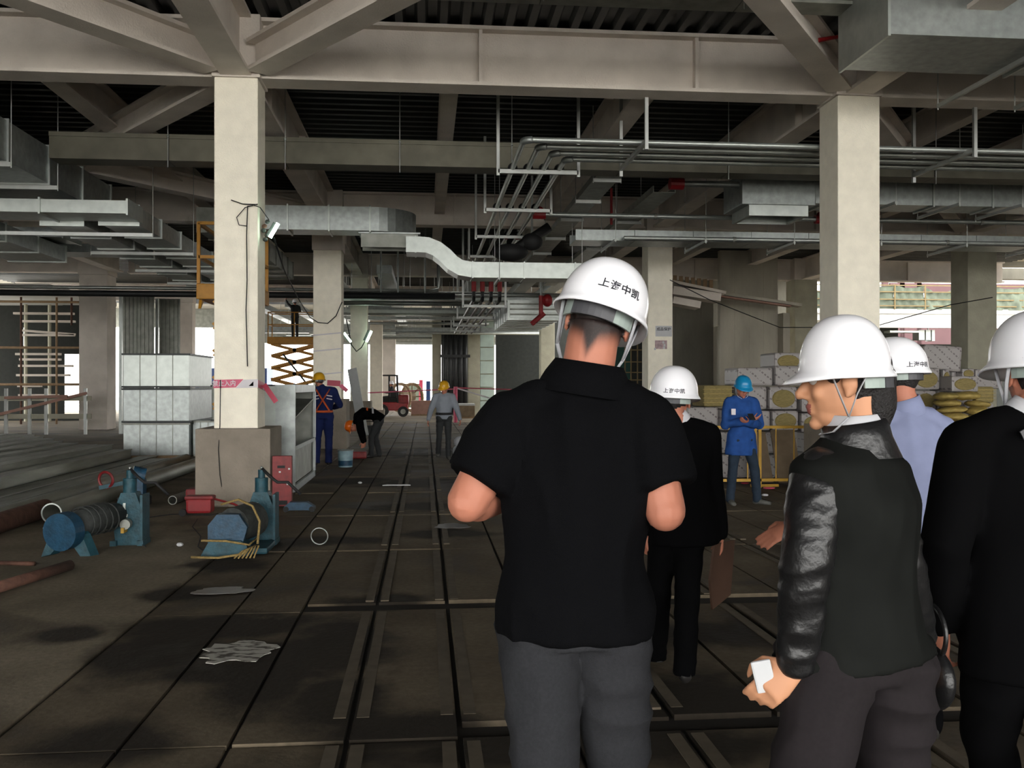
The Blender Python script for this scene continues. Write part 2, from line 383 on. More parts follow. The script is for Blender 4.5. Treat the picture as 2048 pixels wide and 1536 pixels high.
# ---- steel beams
def beam(label, p0, p1, zb, depth, w=.40, stiff=(), name='steel_beam', group=None, m=None, tf=.05, tw=.10):
    p0 = V((p0[0], p0[1], 0)); p1 = V((p1[0], p1[1], 0)); c = (p0 + p1) / 2; m = m or M['beam']
    t = thing(name, label, 'beam', (c.x, c.y, zb), 0, group); d = (p1 - p0).normalized()
    def bb(nm, z0, z1, ww):
        q = B(); q.bar(p0 + V((0, 0, (z0 + z1) / 2)), p1 + V((0, 0, (z0 + z1) / 2)), ww, z1 - z0); return q.build(nm, m, t, True)
    bb('flange', zb, zb + tf, w); bb('flange', zb + depth - tf, zb + depth, w); bb('web', zb + tf, zb + depth - tf, tw)
    for s in stiff:
        q = B(); pc = p0 + (p1 - p0) * s; n = d.cross(V((0, 0, 1)))
        q.bar(pc + n * (w / 2 - .03) + V((0, 0, zb + depth / 2)), pc - n * (w / 2 - .03) + V((0, 0, zb + depth / 2)), .05, depth - 2 * tf); q.build('stiffener', m, t, True)
    return t
pl = {(-19.7): 'far left', (-11.1): 'left', (-2.5): 'middle', 6.1: 'right', 14.7: 'far right'}
rown = ['nearest', 'second', 'third', 'fourth', 'fifth']
bayn = ['far left', 'left', 'middle', 'right', 'far right']
for j, y in enumerate(GY[:4]):
    for i in range(5):
        if j == 0 and i == 0 or j == 3 and i >= 3: continue
        lab = {(0, 2): 'deep cream steel girder spanning between the two near columns', (0, 1): 'steel girder running left from the near left column top',
               (0, 3): 'steel girder running right from the near right column top', (0, 4): 'steel girder at the far right end of the nearest row',
               (1, 2): 'pinkish girder behind the bracket of silver pipes, second row'}.get((j, i), f'cream steel girder of the {rown[j]} row, {bayn[i]} bay')
        beam(lab, (GX[i] + .3, y), (GX[i + 1] - .3, y), GB, CEIL - GB, .42, (.37, .75) if i == 2 else (.5,))
yr = [(1.4, 12.85), (12.85, 23.95), (23.95, 35.05), (35.05, 46.15)]
nearn = ['over the foreground', 'behind the nearest row', 'behind the second row', 'behind the third row']
for i, x in enumerate(GX[1:5]):
    for j, (y0, y1) in enumerate(yr):
        if j == 0 and i in (0, 3): continue
        if j == 3 and i in (0, 3) or j == 3 and i > 1: continue
        beam(f'lengthwise cream steel beam on the {bayn[i + 1] if i < 3 else "outermost right"} column line, {nearn[j]}', (x, y0 + .3), (x, y1 - .3), GB, CEIL - GB, .40, (.12, .5))
for i in range(1, 4):
    for kk, fr in enumerate((1 / 3, 2 / 3)):
        x = GX[i] + 8.6 * fr
        for j in (1, 2):
            zb, dp = (5.98, CEIL - 5.98) if (i, kk) != (2, 1) else (5.86, CEIL - 5.86)
            beam(f'slim lengthwise floor beam, {"left" if kk == 0 else "right"} of two in the {bayn[i]} bay {nearn[j]}', (x, yr[j][0] + .21), (x, yr[j][1] - .21), zb, dp, .26 if kk == 0 else .34, name='floor_beam', tf=.03, tw=.05)
def brace(label, a, c): return beam(label, a, c, 5.72, .42, .34, name='diagonal_brace', tf=.05, tw=.08)
brace('diagonal brace from the near left column up to the right of the frame top', (-2.2, 12.5), (1.75, 7.35))
brace('diagonal brace from the near left column up to the upper left corner', (-2.8, 12.5), (-6.8, 7.35))
brace('diagonal brace from the near right column up and left over the frame top', (5.8, 12.5), (1.85, 7.35))
brace('diagonal brace going back left from the near left column', (-2.8, 13.2), (-6.8, 18.4))
brace('diagonal brace from the left ducts back to the second left column', (-6.8, 18.5), (-2.8, 23.65))
brace('diagonal brace going back right from the near right column', (6.4, 13.2), (10.4, 18.4))
brace('short diagonal brace at the right edge behind the bare duct', (10.5, 18.5), (14.4, 23.65))

# ---- columns
def column(label, x, y, w, h, m, mp=None, pw=.96, ph=1.02, bev=.02, head=True):
    t = thing('column', label, 'column', (x, y, 0))
    B().mm((-w / 2, -w / 2, 0), (w / 2, w / 2, h), bev=bev).build('shaft', m, t)
    if mp: B().mm((-pw / 2, -pw / 2, 0), (pw / 2, pw / 2, ph), bev=.015).build('pedestal', mp, t)
    if head: B().mm((-w / 2 - .03, -w / 2 - .03, h), (w / 2 + .03, w / 2 + .03, CEIL), bev=.01).build('head_block', M['beam'], t)
    return t
col1 = column('near left cream column on a square concrete pedestal', -2.5, 12.85, .57, 5.68, M['coat'], M['ped'])
colA = column('near right cream column rising behind the white helmets', 6.1, 12.85, .62, 5.68, M['coat'], M['ped'])
col2 = column('second left cream column with plastic film wrapped round it', -2.45, 23.95, .70, 5.0, M['coat'], M['ped'], .98, 1.25)
colB = column('cream column with a paper notice, behind the suited man', 6.1, 23.95, .66, 5.3, M['coat'], M['ped'])
column('third cream column of the left row, with a hanging cable loop', -2.45, 35.05, .62, 5.6, M['coat'], M['ped'], .9)
column('fourth cream column of the left row, beside the forklift', -2.4, 46.15, .60, 5.6, M['coat'], M['ped'], .8, .4)
column('fifth column of the left row, pinkish and furthest', -2.2, 57.25, .8, 5.6, M['beam'])
column('distant column seen left of the black polo man\'s helmet', 6.1, 46.15, .7, 5.6, M['conc'])
column('distant brown column left of the black risers', 0.62, 50, .48, 5.6, M['conc'])
column('distant brown column right of the black risers', 2.62, 50, .62, 5.6, M['conc'])
column('broad grey-green concrete column behind the dark suit at right', 14.9, 23.95, .82, 5.35, M['conc'])
column('dark concrete column between the core wall and near right column', 14.7, 35.05, .90, 5.7, M['conc'])
column('pale concrete column at left beside the scaffold', -11.9, 35.05, .98, 5.6, M['beam'])
column('distant pinkish column against the left daylight', -11.5, 46.15, .65, 5.6, M['beam'])
# ---- core wall and side walls
def panels(nm, x0, x1, y, z0, z1, nx, nz, m, th=.25, g=.012, normal=-1):
    q = B(); q.mm((x0, y, z0), (x1, y + th, z1)); w = q.build(nm, m, None, True); tag(w, kind='structure')
    dx = (x1 - x0) / nx; dz = (z1 - z0) / nz
    for i in range(nx):
        for k in range(nz):
            B().mm((x0 + i * dx + g, y - .012, z0 + k * dz + g), (x0 + (i + 1) * dx - g, y + .005, z0 + (k + 1) * dz - g)).build('formwork_panel', m, w, True)
    return w
pa = P(1440, 772, 33.5); pb = P(1560, 772, 33.5)
panels('wall_core', pa.x, pb.x, pa.y, 0, 6.5, 4, 2, M['wallc'])
pc = P(1338, 772, 37)
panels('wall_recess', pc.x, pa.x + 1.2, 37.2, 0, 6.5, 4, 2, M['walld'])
tag(B().mm((pb.x, pb.y - .3, 0), (pb.x + .25, 50, 4.2)).build('wall_core_side', M['wallc'], None, True), kind='structure')
tag(B().mm((24.5, -14, 0), (24.8, 33, 6.6)).build('wall_right', M['wallc'], None, True), kind='structure')
tag(B().mm((-21.3, -14, 0), (-21.0, 36.4, 6.6)).build('wall_left', M['walld'], None, True), kind='structure')  # unseen wall, lengthened to block daylight from the left
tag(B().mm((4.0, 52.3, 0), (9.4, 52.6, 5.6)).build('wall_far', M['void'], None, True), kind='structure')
tag(B().mm((-21, 62, 5.4), (-13.3, 62.3, 6.6)).mm((-13.3, 62, 4.4), (8, 62.3, 6.6)).build('wall_far_fascia', M['galvd'], None, True), kind='structure')
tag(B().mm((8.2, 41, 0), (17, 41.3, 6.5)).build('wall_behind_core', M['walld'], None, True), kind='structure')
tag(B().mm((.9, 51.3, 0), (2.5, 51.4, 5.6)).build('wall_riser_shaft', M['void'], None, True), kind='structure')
# background dark building behind scaffold on the left
tag(B().mm((-34, 36.5, 5.25), (-14.2, 44.3, 5.45)).build('trim_slab_edge', M['whitewall'], None, True), kind='structure')
# ================================================================ SERVICES UNDER THE DECK
def duct(label, axis, a0, a1, c0, c1, z0, z1, seg=1.2, m=None, name='air_duct', group=None, fl_=.03):
    m = m or M['galv']; L = a1 - a0; n = max(1, round(L / seg)); st = L / n
    cx = ((a0 + a1) / 2, (c0 + c1) / 2) if axis == 'X' else ((c0 + c1) / 2, (a0 + a1) / 2)
    t = thing(name, label, 'duct', (cx[0], cx[1], z0), 0, group)
    def mmx(q, s0, s1, e): 
        if axis == 'X': q.mm((s0, c0 - e, z0 - e), (s1, c1 + e, z1 + e))
        else: q.mm((c0 - e, s0, z0 - e), (c1 + e, s1, z1 + e))
    for k in range(n):
        q = B(); mmx(q, a0 + k * st + .012, a0 + (k + 1) * st - .012, 0); q.build('duct_section', m, t, True)
    for k in range(n + 1):
        q = B(); s = a0 + k * st; mmx(q, s - .016, s + .016, fl_); q.build('flange', M['galvl'] if m is not M['galvd'] else m, t, True)
    return t
def trapeze(label, p0, p1, ztop, group=None, bw=.041, rod=.008, posts=False, m=None, low=.05, cat='hanger'):
    p0 = V(p0); p1 = V(p1); t = thing('trapeze_hanger', label, cat, (p0 + p1) / 2, 0, group)
    B().bar(p0, p1, bw, bw * 1.3).build('bar', m or M['strut'], t, True)
    for p in (p0, p1):
        q = B()
        if posts: q.bar(p + V((0, 0, -low)), V((p.x, p.y, ztop)), bw, bw)
        else: q.cyl(p + V((0, 0, -low)), V((p.x, p.y, ztop)), rod, 8)
        q.build('post' if posts else 'rod', m or M['strut'], t, True)
    return t
# big bare duct, upper right
dt = duct('large bare galvanised duct in the upper right corner', 'X', 5.0, 13.4, 9.6, 10.75, 5.40, 6.3, 2.1)
for k, x in enumerate((6.9, 8.0)):
    trapeze(('steel bar under the large upper right duct, nearer its open end', 'steel bar under the large upper right duct, at the picture edge')[k], (x, 9.3, 5.36), (x, 11.9, 5.36), CEIL)
# olive cable trunking across, behind the first girder
def trunk(label, x0, x1, y0, y1, z0, z1, segs, m):
    t = thing('cable_trunking', label, 'cable tray', ((x0 + x1) / 2, (y0 + y1) / 2, z0)); st = (x1 - x0) / segs
    for k in range(segs):
        B().mm((x0 + k * st + .006, y0, z0), (x0 + (k + 1) * st - .006, y1, z1 - .07)).mm((x0 + k * st + .006, y0 - .02, z1 - .07), (x0 + (k + 1) * st - .006, y1 + .02, z1)).build('trunking_length', m, t, True)
    for k in range(1, segs, 1):
        x = x0 + k * st
        B().cyl((x, y0 - .035, z0 - .12), (x, y0 - .035, CEIL), .008, 6).build('rod', M['strut'], t, True)
        B().ell((x, y0 - .035, z1 - .04), (.022, .022, .022), n=8).build('nut', M['galvl'], t, True)
    return t
trunk('olive cable trunking running right across the picture behind the front girder', -5.95, 16.2, 15.3, 15.75, 5.20, 5.62, 12, M['tray'])
trunk('narrow tray crossing above the front girder at the top edge', -1.0, 6.0, 10.4, 10.75, 6.05, 6.16, 3, M['galvd'])
# four silver pipes: come out of the depth, turn right
for k in range(4):
    x = 1.42 + .255 * k; y = 13.25 + .36 * k; z = 5.13; r = .042
    t = thing('silver_pipe', ['foremost of four bent silver pipes turning right under the front girder', 'second of four bent silver pipes under the front girder',
              'third of four bent silver pipes under the front girder', 'rearmost of four bent silver pipes with the shortest bend'][k], 'pipe', (x, y, z))
    B().cyl((x + .12, y, z), (18, y, z), r, 12).build('cross_pipe', M['galvl'], t, True, True, 40)
    B().cyl((x, y + .12, z), (x, 27, z), r, 12).build('long_pipe', M['galvl'], t, True, True, 40)
    B().tube([(x + .12 * (1 - math.sin(a)), y + .12 * (1 - math.cos(a)), z) for a in [R(90) * i / 6 for i in range(7)]], r * 1.25, 12).build('elbow', M['galv'], t, True, True)
    for hy in (15.0, 18.3, 21.6):
        B().ring((x, hy, z), r + .022, .022, (0, 1, 0), 14, 6).build('rubber_clamp', M['black'], t, True)
    for hy in (21.9,) if k > 1 else ():
        B().ell((x, hy, z), (.07, .09, .07), n=10).build('red_valve', M['redv'], t, True)
    B().tube([(x, 27, z), (x, 27.1, z - .1), (x, 27.1, 4.2), (x, 27.2, 4.1), (x, 44, 4.1)], r * 1.3, 8).build('drop_pipe', M['blackpipe'], t, True)
    B().cyl((x, 27.1, 4.35), (x, 27.1, 4.75), .075, 10).build('red_sleeve', M['redv'], t, True)
hn = ['nearest', 'second nearest', 'third', 'fourth']
for k, hy in enumerate((14.98, 18.28, 21.58, 24.9)):
    trapeze(f'silver U-shaped pipe hanger, {hn[k]} of the four under the bent pipes', (1.18, hy, 5.07), (2.50, hy, 5.07), CEIL, None, .05, posts=True, low=.07)
for k, hy in enumerate((28.2, 33, 37.4, 41)):
    trapeze(f'low pipe hanger beyond the bend, {hn[k]} of four below the S-shaped duct', (1.15, hy, 4.02), (2.45, hy, 4.02), CEIL if hy < 30 else 5.6, None, .06, posts=True)
trapeze('silver frame holding the right-running pipes left of the near right column', (3.15, 12.98, 5.08), (3.15, 14.7, 5.08), CEIL, None, .05, posts=True, low=.12)
trapeze('silver frame holding the pipes right of the near right column', (8.1, 12.98, 5.08), (8.1, 14.7, 5.08), CEIL, None, .05, posts=True, low=.12)
# lengthwise tray with bright cross bars
t = thing('cable_tray', 'dark lengthwise cable tray on short bright bars right of the silver pipes', 'cable tray', (3.2, 21, 5.25))
B().mm((2.98, 15.9, 5.25), (3.0, 33, 5.36)).mm((3.40, 15.9, 5.25), (3.42, 33, 5.36)).build('side_rail', M['galvd'], t, True)
B().mm((2.98, 15.9, 5.245), (3.42, 33, 5.255)).build('tray_base', M['galvd'], t, True)
for k, hy in enumerate((16.1, 18.0, 20.0, 22.6, 25.2, 28)):
    trapeze(('', '', '', '', 'small tray bar just past the nearest four, under the dark cable tray', 'furthest and smallest bar under the dark cable tray')[k] if k > 3 else f'short bright bar under the dark cable tray, {hn[k]} one', (2.95, hy, 5.21), (3.45, hy, 5.21), CEIL, None, .05)
# second lengthwise tray
t = thing('cable_tray', 'second dark lengthwise tray ending near the red valve', 'cable tray', (4.4, 22, 5.3))
B().mm((4.35, 17.4, 5.30), (4.37, 34, 5.42)).mm((4.78, 17.4, 5.30), (4.80, 34, 5.42)).build('side_rail', M['galvd'], t, True)
B().mm((4.35, 17.4, 5.295), (4.80, 34, 5.305)).build('tray_base', M['galvd'], t, True)
for k, hy in enumerate((20.5, 24.5)):
    trapeze(('small bar under the tray near the red valve', 'small far bar under the second dark tray')[k], (4.3, hy, 5.26), (4.85, hy, 5.26), CEIL, None, .045)
# cross pipes with red couplings
def xpipe(label, x0, x1, y, z, r, m, reds=(), joints=2.4):
    t = thing('sprinkler_pipe', label, 'pipe', ((x0 + x1) / 2, y, z)); B().cyl((x0, y, z), (x1, y, z), r, 12).build('pipe_length', m, t, True, True, 40)
    for x in reds:
        B().cyl((x - .13, y, z), (x + .13, y, z), r * 1.9, 14).ell((x, y, z + r * 2), (.09, .06, .07)).build('red_coupling', M['redv'], t, True)
    x = x0 + joints
    while x < x1:
        B().cyl((x - .03, y, z), (x + .03, y, z), r * 1.35, 12).build('collar', M['galvd'], t, True); x += joints
    return t
xpipe('long silver pipe with a red coupling at its left end, level with the right ducts', 2.4, 17.5, 19.0, 5.13, .05, M['galvl'], (2.35, 8.4))
xpipe('short grey pipe with a red valve left of the duct box', 4.7, 6.4, 17.0, 5.38, .06, M['galv'], (4.7,))
xpipe('white-ended silver pipe in front of the right-hand tray', 4.2, 16, 19.3, 4.72, .045, M['galvl'])
t = thing('riser_pipe', 'thin red vertical sprinkler pipe below the red valve', 'pipe', (4.0, 20, 4.9)); B().cyl((4.05, 19.9, 5.1), (4.05, 19.9, 5.9), .03, 8).build('red_pipe', M['redv'], t, True)
t = thing('riser_pipe', 'red pipe end showing between beams at the top right corner', 'pipe', (5.3, 11.6, 5.9)); B().tube([(5.35, 11.5, CEIL), (5.35, 11.5, 6.1), (5.0, 11.4, 6.0)], .03, 8).build('red_pipe', M['redv'], t, True)
# right duct with box end
dt = duct('silver duct running right behind the near right column', 'X', 7.35, 17, 17.0, 17.7, 5.06, 5.56, 1.25)
B().mm((5.9, 16.8, 4.98), (7.33, 17.9, 5.58), bev=.02).build('plenum_box', M['galv'], dt, True)
q = B()
q.mm((6.05, 16.85, 4.78), (7.2, 16.92, 4.98)).mm((6.05, 17.75, 4.78), (7.2, 17.82, 4.98)).mm((6.05, 16.92, 4.78), (6.12, 17.75, 4.98)).mm((7.13, 16.92, 4.78), (7.2, 17.75, 4.98)); q.build('outlet_collar', M['galvl'], dt, True)
for k, x in enumerate((8.0, 9.3, 10.55, 11.8)):
    trapeze(f'rod hanger under the right duct, {hn[k]} one counting from the near right column' if k else 'rod hanger under the right duct, just left of the near right column', (x - .55, 16.5, 5.0), (x - .55, 18.0, 5.0), CEIL)
# wide tray on the right
t = thing('cable_tray', 'wide silver tray crossing the right half at column-top height', 'cable tray', (9.5, 20, 4.75))
nx = 11; x0, x1 = 3.2, 17.4; st = (x1 - x0) / nx
for k in range(nx):
    B().mm((x0 + k * st + .005, 19.55, 4.70), (x0 + (k + 1) * st - .005, 19.59, 4.93)).mm((x0 + k * st + .005, 20.35, 4.70), (x0 + (k + 1) * st - .005, 20.39, 4.93)).mm((x0 + k * st + .005, 19.59, 4.70), (x0 + (k + 1) * st - .005, 20.35, 4.715)).build('tray_length', M['galv'], t, True)
ord_ = ['first', 'second', 'third', 'fourth', 'fifth', 'sixth', 'seventh']
for k in range(6):
    x = 4.0 + 1.95 * k; trapeze(f'bar under the wide silver tray, {ord_[k]} counting from its left end', (x, 19.2, 4.66), (x, 20.8, 4.66), CEIL)
# left flat duct ending in an elbow, then the S-shaped duct
dt = duct('flat silver duct left of centre ending in a rounded bend', 'X', -3.7, -1.15, 19.6, 20.3, 4.84, 5.34, 1.0)
q = B(); pts = []
for i in range(9):
    a = R(90) * i / 8; pts.append((-1.15 + .95 * math.sin(a), 20.55 - .95 * math.cos(a)))
inn = [(-1.15 + .25 * math.sin(R(90) * i / 8), 20.55 - .25 * math.cos(R(90) * i / 8)) for i in range(9)]
q.poly([(x, y, 4.84) for x, y in pts + inn[::-1]], (0, 0, .5)); q.build('bend', M['galv'], dt, True)
q = B(); q.mm((-1.35, 19.75, 4.52), (-.15, 19.8, 4.80)).mm((-1.35, 20.3, 4.52), (-.15, 20.35, 4.80)).mm((-.2, 19.8, 4.52), (-.15, 20.3, 4.80)).mm((-1.35, 19.8, 4.62), (-.2, 20.3, 4.65)); q.build('outlet_collar', M['galvd'], dt, True)
B().mm((-1.4, 19.7, 4.80), (-.1, 20.4, 4.83)).build('outlet_flange', M['galv'], dt, True)
st = thing('s_duct', 'silver duct with an S-shaped drop running behind the black polo man\'s helmet', 'duct', (1.5, 20, 3.9))
q = B(); prf = [(-.40, 4.56), (-.15, 4.56), (.05, 4.55), (.25, 4.47), (.42, 4.34), (.58, 4.18), (.75, 4.08), (1.0, 4.04)]
rs = []
for i, (x, z) in enumerate(prf):
    j0, j1 = max(i - 1, 0), min(i + 1, len(prf) - 1); dx = prf[j1][0] - prf[j0][0]; dz = prf[j1][1] - prf[j0][1]; L = math.hypot(dx, dz); n = V((-dz / L, 0, dx / L)) * .165
    rs.append([V((x, 19.55, z)) + n, V((x, 20.3, z)) + n, V((x, 20.3, z)) - n, V((x, 19.55, z)) - n])
pv = None
for r4 in rs:
    vs = [q.bm.verts.new(c) for c in r4]
    if pv:
        for k in range(4): q.bm.faces.new((pv[k], pv[(k + 1) % 4], vs[(k + 1) % 4], vs[k]))
    else: q.bm.faces.new(vs)
    pv = vs
q.bm.faces.new(pv); q.build('s_bend', M['galvl'], st, True)
for k in range(3):
    a = 1.0 + 1.1 * k; B().mm((a + .01, 19.55, 3.875), (a + 1.09, 20.3, 4.205)).build('duct_section', M['galvl'], st, True)
for x in (-.2, 1.0, 2.1, 3.2, 4.3):
    z = 4.56 if x < 0 else 4.04
    B().mm((x - .015, 19.53, z - .18), (x + .015, 20.32, z + .18)).build('flange', M['galvl'], st, True)
for k, x in enumerate((1.55, 3.3)):
    trapeze(('bar under the straight part of the S-shaped duct, left one', 'bar under the straight part of the S-shaped duct, right one')[k], (x, 19.3, 3.84), (x, 20.6, 3.84), CEIL)
# long black pipe with a pale conduit, left to centre
xp = thing('black_main', 'long thin black pipe line crossing the left half above the openings', 'pipe', (-6, 28, 4.3))
B().cyl((-19, 28, 4.28), (.9, 28, 4.28), .09, 12).build('pipe_length', M['blackpipe'], xp, True, True)
B().cyl((-21, 27.7, 4.42), (.4, 27.7, 4.42), .05, 10).tube([(.1, 27.7, 4.42), (.4, 27.7, 4.5), (.4, 27.7, 5.3)], .05, 8).build('conduit', M['galvl'], xp, True, True)
for x in (-.8, -1.3, 0, -6.0):
    B().cyl((x, 27.6, 4.35), (x, 27.6, CEIL), .03, 8).build('drop_rod', M['galv'], xp, True)
# left group of ducts
duct('big silver duct at left with upright flanges, coming toward the viewer', 'Y', 9.8, 18.8, -8.9, -6.15, 4.90, 5.50, 1.45)
duct('narrow silver duct at left running back under the big duct', 'Y', 17.05, 30, -5.75, -5.10, 4.46, 4.78, 1.4)
duct('second narrow silver duct at left with a glint on its underside', 'Y', 17.05, 30, -6.75, -6.05, 4.44, 4.76, 1.4)
duct('wide flat duct at far left in the low layer', 'Y', 17.05, 21.5, -9.2, -8.0, 4.36, 4.68, 1.5)
duct('outermost low duct at the left picture edge', 'Y', 15.5, 20.2, -11.2, -9.9, 4.3, 4.62, 1.6)
duct('short cross duct at left with a bright front face', 'X', -9.3, -5.02, 16.2, 17.0, 4.50, 4.72, 1.6, M['galvl'])
duct('long cross duct at left, second row back', 'X', -12, -7.6, 20.3, 21.3, 4.72, 4.92, 1.6)
duct('cross duct at left, third row back', 'X', -10.5, -7.0, 22.4, 23.3, 4.70, 4.9, 1.6)
duct('short duct stub rising beside the orange lift basket', 'Y', 21, 30, -5.0, -4.2, 5.0, 5.5, 1.2, M['galvd'])
for k, (xa, xb, y, z) in enumerate(((-8.95, -6.05, 11.2, 4.83), (-8.95, -6.05, 12.7, 4.83), (-8.95, -6.05, 14.2, 4.83), (-9.1, -6.0, 15.8, 4.83), (-8.6, -5.0, 17.6, 4.36), (-7.0, -4.9, 20.2, 4.38), (-7.0, -4.9, 23.2, 4.38), (-7.0, -4.9, 26, 4.38))):
    trapeze(f'bright bar under the left ducts, {["nearest","second","third","fourth","fifth","sixth","seventh","furthest"][k]} in depth', (xa, y, z), (xb, y, z), CEIL, None, .05)
# far services, a crowded layer of bright trays and pipes
g = random.Random(11); n = 0
for k in range(26):
    y = 29.5 + 31 * (k / 26) ** 1.1; y += 1.5 if any(-1.0 < q_ - y < 1.0 for q_ in (35.05, 46.15, 50, 57.25)) else 0; z = 4.15 + .75 * g.random(); xa = -9 + 5 * g.random() if y > 44 else -3.4; z = z if y > 44 else max(z, 4.45); xb = 1.5 + 5 * g.random() if g.random() < .6 else -1.5
    if k % 3 == 0:
        q = B(); q.cyl((xa, y, z), (xb, y, z), .06 + .03 * g.random(), 10); o = q.build('far_pipe', M['galvl'], None, True, True); c = 'pipe'
    elif k % 3 == 1:
        q = B(); q.mm((xa, y, z), (xb, y + .03, z + .14)).mm((xa, y + .6, z), (xb, y + .63, z + .14)).mm((xa, y, z), (xb, y + .63, z + .01)); o = q.build('far_tray', M['galvl'], None, True); c = 'cable tray'
    else:
        q = B(); w = .22 + .12 * g.random(); q.mm((xa, y, z), (xb, y + .8, z + w)); o = q.build('far_duct', M['galv'], None, True); c = 'duct'
    for hx in (xa + .3, (xa + xb) / 2, xb - .3): hr = B().cyl((hx, y + .05, z + .02), (hx, y + .05, CEIL), .012, 5).build('rod', M['strut'], None, True); hr.location -= o.location; hr.parent = o
    tag(o, {'pipe': 'bright thin cross pipe deep in the hall behind the left columns', 'cable tray': 'bright cross tray deep in the hall above the forklift', 'duct': 'silver cross duct deep in the hall above the left opening'}[c], c, {'pipe': 'far cross pipes', 'cable tray': 'far cross trays', 'duct': 'far cross ducts'}[c])
for k in range(8):
    x = (-8.2, -6.6, -4.9, -3.6, -1.6, 1.55, 3.5, 4.7)[k]
    o = B().mm((x, 44.5 if k < 3 else 31, 5.32), (x + .5, 58, 5.6)).build('far_long_duct', M['galv'], None, True)
    for hy in (47, 56): hr = B().cyl((x + .25, hy, 5.5), (x + .25, hy, CEIL), .012, 5).build('rod', M['strut'], None, True); hr.location -= o.location; hr.parent = o
    tag(o, 'dull silver duct running lengthwise through the deep end of the hall', 'duct', 'far lengthwise ducts')
# ducted unit low behind the pipe hangers (u 950-1080, v 640-690)
fd = duct('wide louvred duct low behind the pipe hangers, left of the polo man\'s head', 'Y', 30.0, 36, 2.7, 4.4, 3.75, 4.35, 1.0)
for k in range(6):
    B().mm((2.75, 29.93, 3.80 + .085 * k), (4.35, 29.97, 3.85 + .085 * k)).build('louvre', M['galvd'] if k % 2 else M['galvl'], fd, True)
t = thing('sprinkler_valve', 'red valve assembly hanging left of the polo man\'s ear', 'valve', P(1082, 620, 29)); c = P(1082, 620, 29)
B().cyl(c + V((-.3, 0, -.45)), c + V((.1, 0, -.1)), .08, 12).cyl(c + V((0, 0, -.25)), c + V((0, 0, .45)), .07, 12).build('red_pipe', M['redv'], t, True)
B().ell(c + V((.2, 0, .3)), (.17, .17, .2)).build('red_cap', M['redv'], t, True)
B().cyl(c + V((0, 0, .3)), V((c.x, c.y, CEIL)), .04, 8).build('riser', M['galv'], t, True)
t = thing('black_fitting', 'lumpy black fitting in front of the S-shaped duct', 'pipe', P(1020, 505, 21)); c = P(1020, 505, 21)
B().ell(c, (.42, .3, .2)).ell(c + V((.5, 0, .25)), (.25, .2, .2)).cyl(c, c + V((.9, 0, .6)), .11, 10).build('black_lump', M['black'], t, True, True)
# vertical black risers
for k in range(5):
    x = 1.06 + .27 * k; tag(B().cyl((x, 49.6, 0), (x, 49.6, 5.0), .125, 12).build('black_riser', M['blackpipe'], None, True, True), 'tall black vertical riser pipe in the group behind the grey-shirted worker', 'pipe', 'black risers')
tag(B().mm((.8, 49.40, 3.1), (2.4, 49.49, 3.25)).build('riser_clamp', M['blackpipe'], None, True), 'dark cross bar clamping the group of black risers', 'bar')
q = thing('glazed_strip', 'tall pale green window strip right of the black risers', 'window', (3.5, 52, 0))
B().mm((3.05, 52.08, 0), (3.9, 52.2, 5.4)).build('window_backing', M['conc'], q, True)
for k in range(7): B().mm((3.10, 52, .75 * k + .03), (3.86, 52.1, .75 * k + .72)).build('pane', M['glassg'], q, True)
# ================================================================ THINGS ON SITE
def FX(u, z): p = P(u, 772, z); return V((p.x, p.y, 0))
# ---- far left: scaffold, rails, dark sheeting
sc_ = thing('scaffold', 'rusty tube scaffold in front of the dark opening at far left', 'scaffold', FX(95, 38))
o = FX(-60, 38); e = FX(190, 38); yy = o.y
for u in (-40, 38, 107, 136, 190):
    x = FX(u, 38).x; B().cyl((x, yy, 0 if u != 136 else 4.1), (x, yy, 5.25), .045, 8).build('standard', M['wood' if u % 2 else 'rust'], sc_, True)
for v in (603, 695, 769):
    z = P(100, v, 38).z; B().cyl((o.x, yy - .1, z), (e.x, yy - .1, z), .05, 8).build('ledger', M['wood'], sc_, True)
for k, (v, ua, ub) in enumerate(((624, 12, 130), (640, 28, 132), (659, 28, 132), (668, 26, 131), (707, 16, 104), (718, 24, 104), (731, 22, 128), (750, 18, 122), (772, 20, 66), (791, 22, 100))):
    z = P(100, v, 38).z; a = FX(ua, 38); c = FX(ub, 38); B().bar((a.x, yy + .6, z), (c.x, yy + .6, z - (.15 if k == 2 else 0)), .2, .09).build('plank', M['beam'], sc_, True)
for u in (-20, 50, 96):
    x = FX(u, 41).x; B().cyl((x, yy + 3, 0), (x, yy + 3, 5.2), .08, 8).build('standard', M['conc'], sc_, True)
# dark infill with a bright gap
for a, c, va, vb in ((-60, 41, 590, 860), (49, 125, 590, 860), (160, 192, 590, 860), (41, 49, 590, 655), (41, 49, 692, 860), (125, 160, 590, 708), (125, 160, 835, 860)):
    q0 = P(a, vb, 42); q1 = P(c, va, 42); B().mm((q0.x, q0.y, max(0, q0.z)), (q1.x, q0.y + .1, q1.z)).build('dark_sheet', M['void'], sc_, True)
rl = thing('edge_railing', 'grey site railing with leaning timbers below the scaffold', 'railing', FX(80, 30))
yy = FX(80, 30).y
for u in (15, 60, 92, 168):
    x = FX(u, 30).x; B().box((x, yy, .75), (.09, .09, 1.5)).build('post', M['strut'], rl, True)
for v in (797, 833):
    z = P(80, v, 30).z; B().bar((FX(-40, 30).x, yy + .06, z), (FX(178, 30).x, yy + .06, z), .05, .16).build('rail', M['conc'], rl, True)
B().bar((FX(-10, 30).x, yy - .2, .6), (FX(175, 30).x, yy - .2, 1.35), .06, .09).build('timber', M['crate'], rl, True)
B().bar((FX(20, 30).x, yy - .3, 1.2), (FX(140, 30).x, yy - .3, 1.25), .06, .09).build('timber', M['crate'], rl, True)
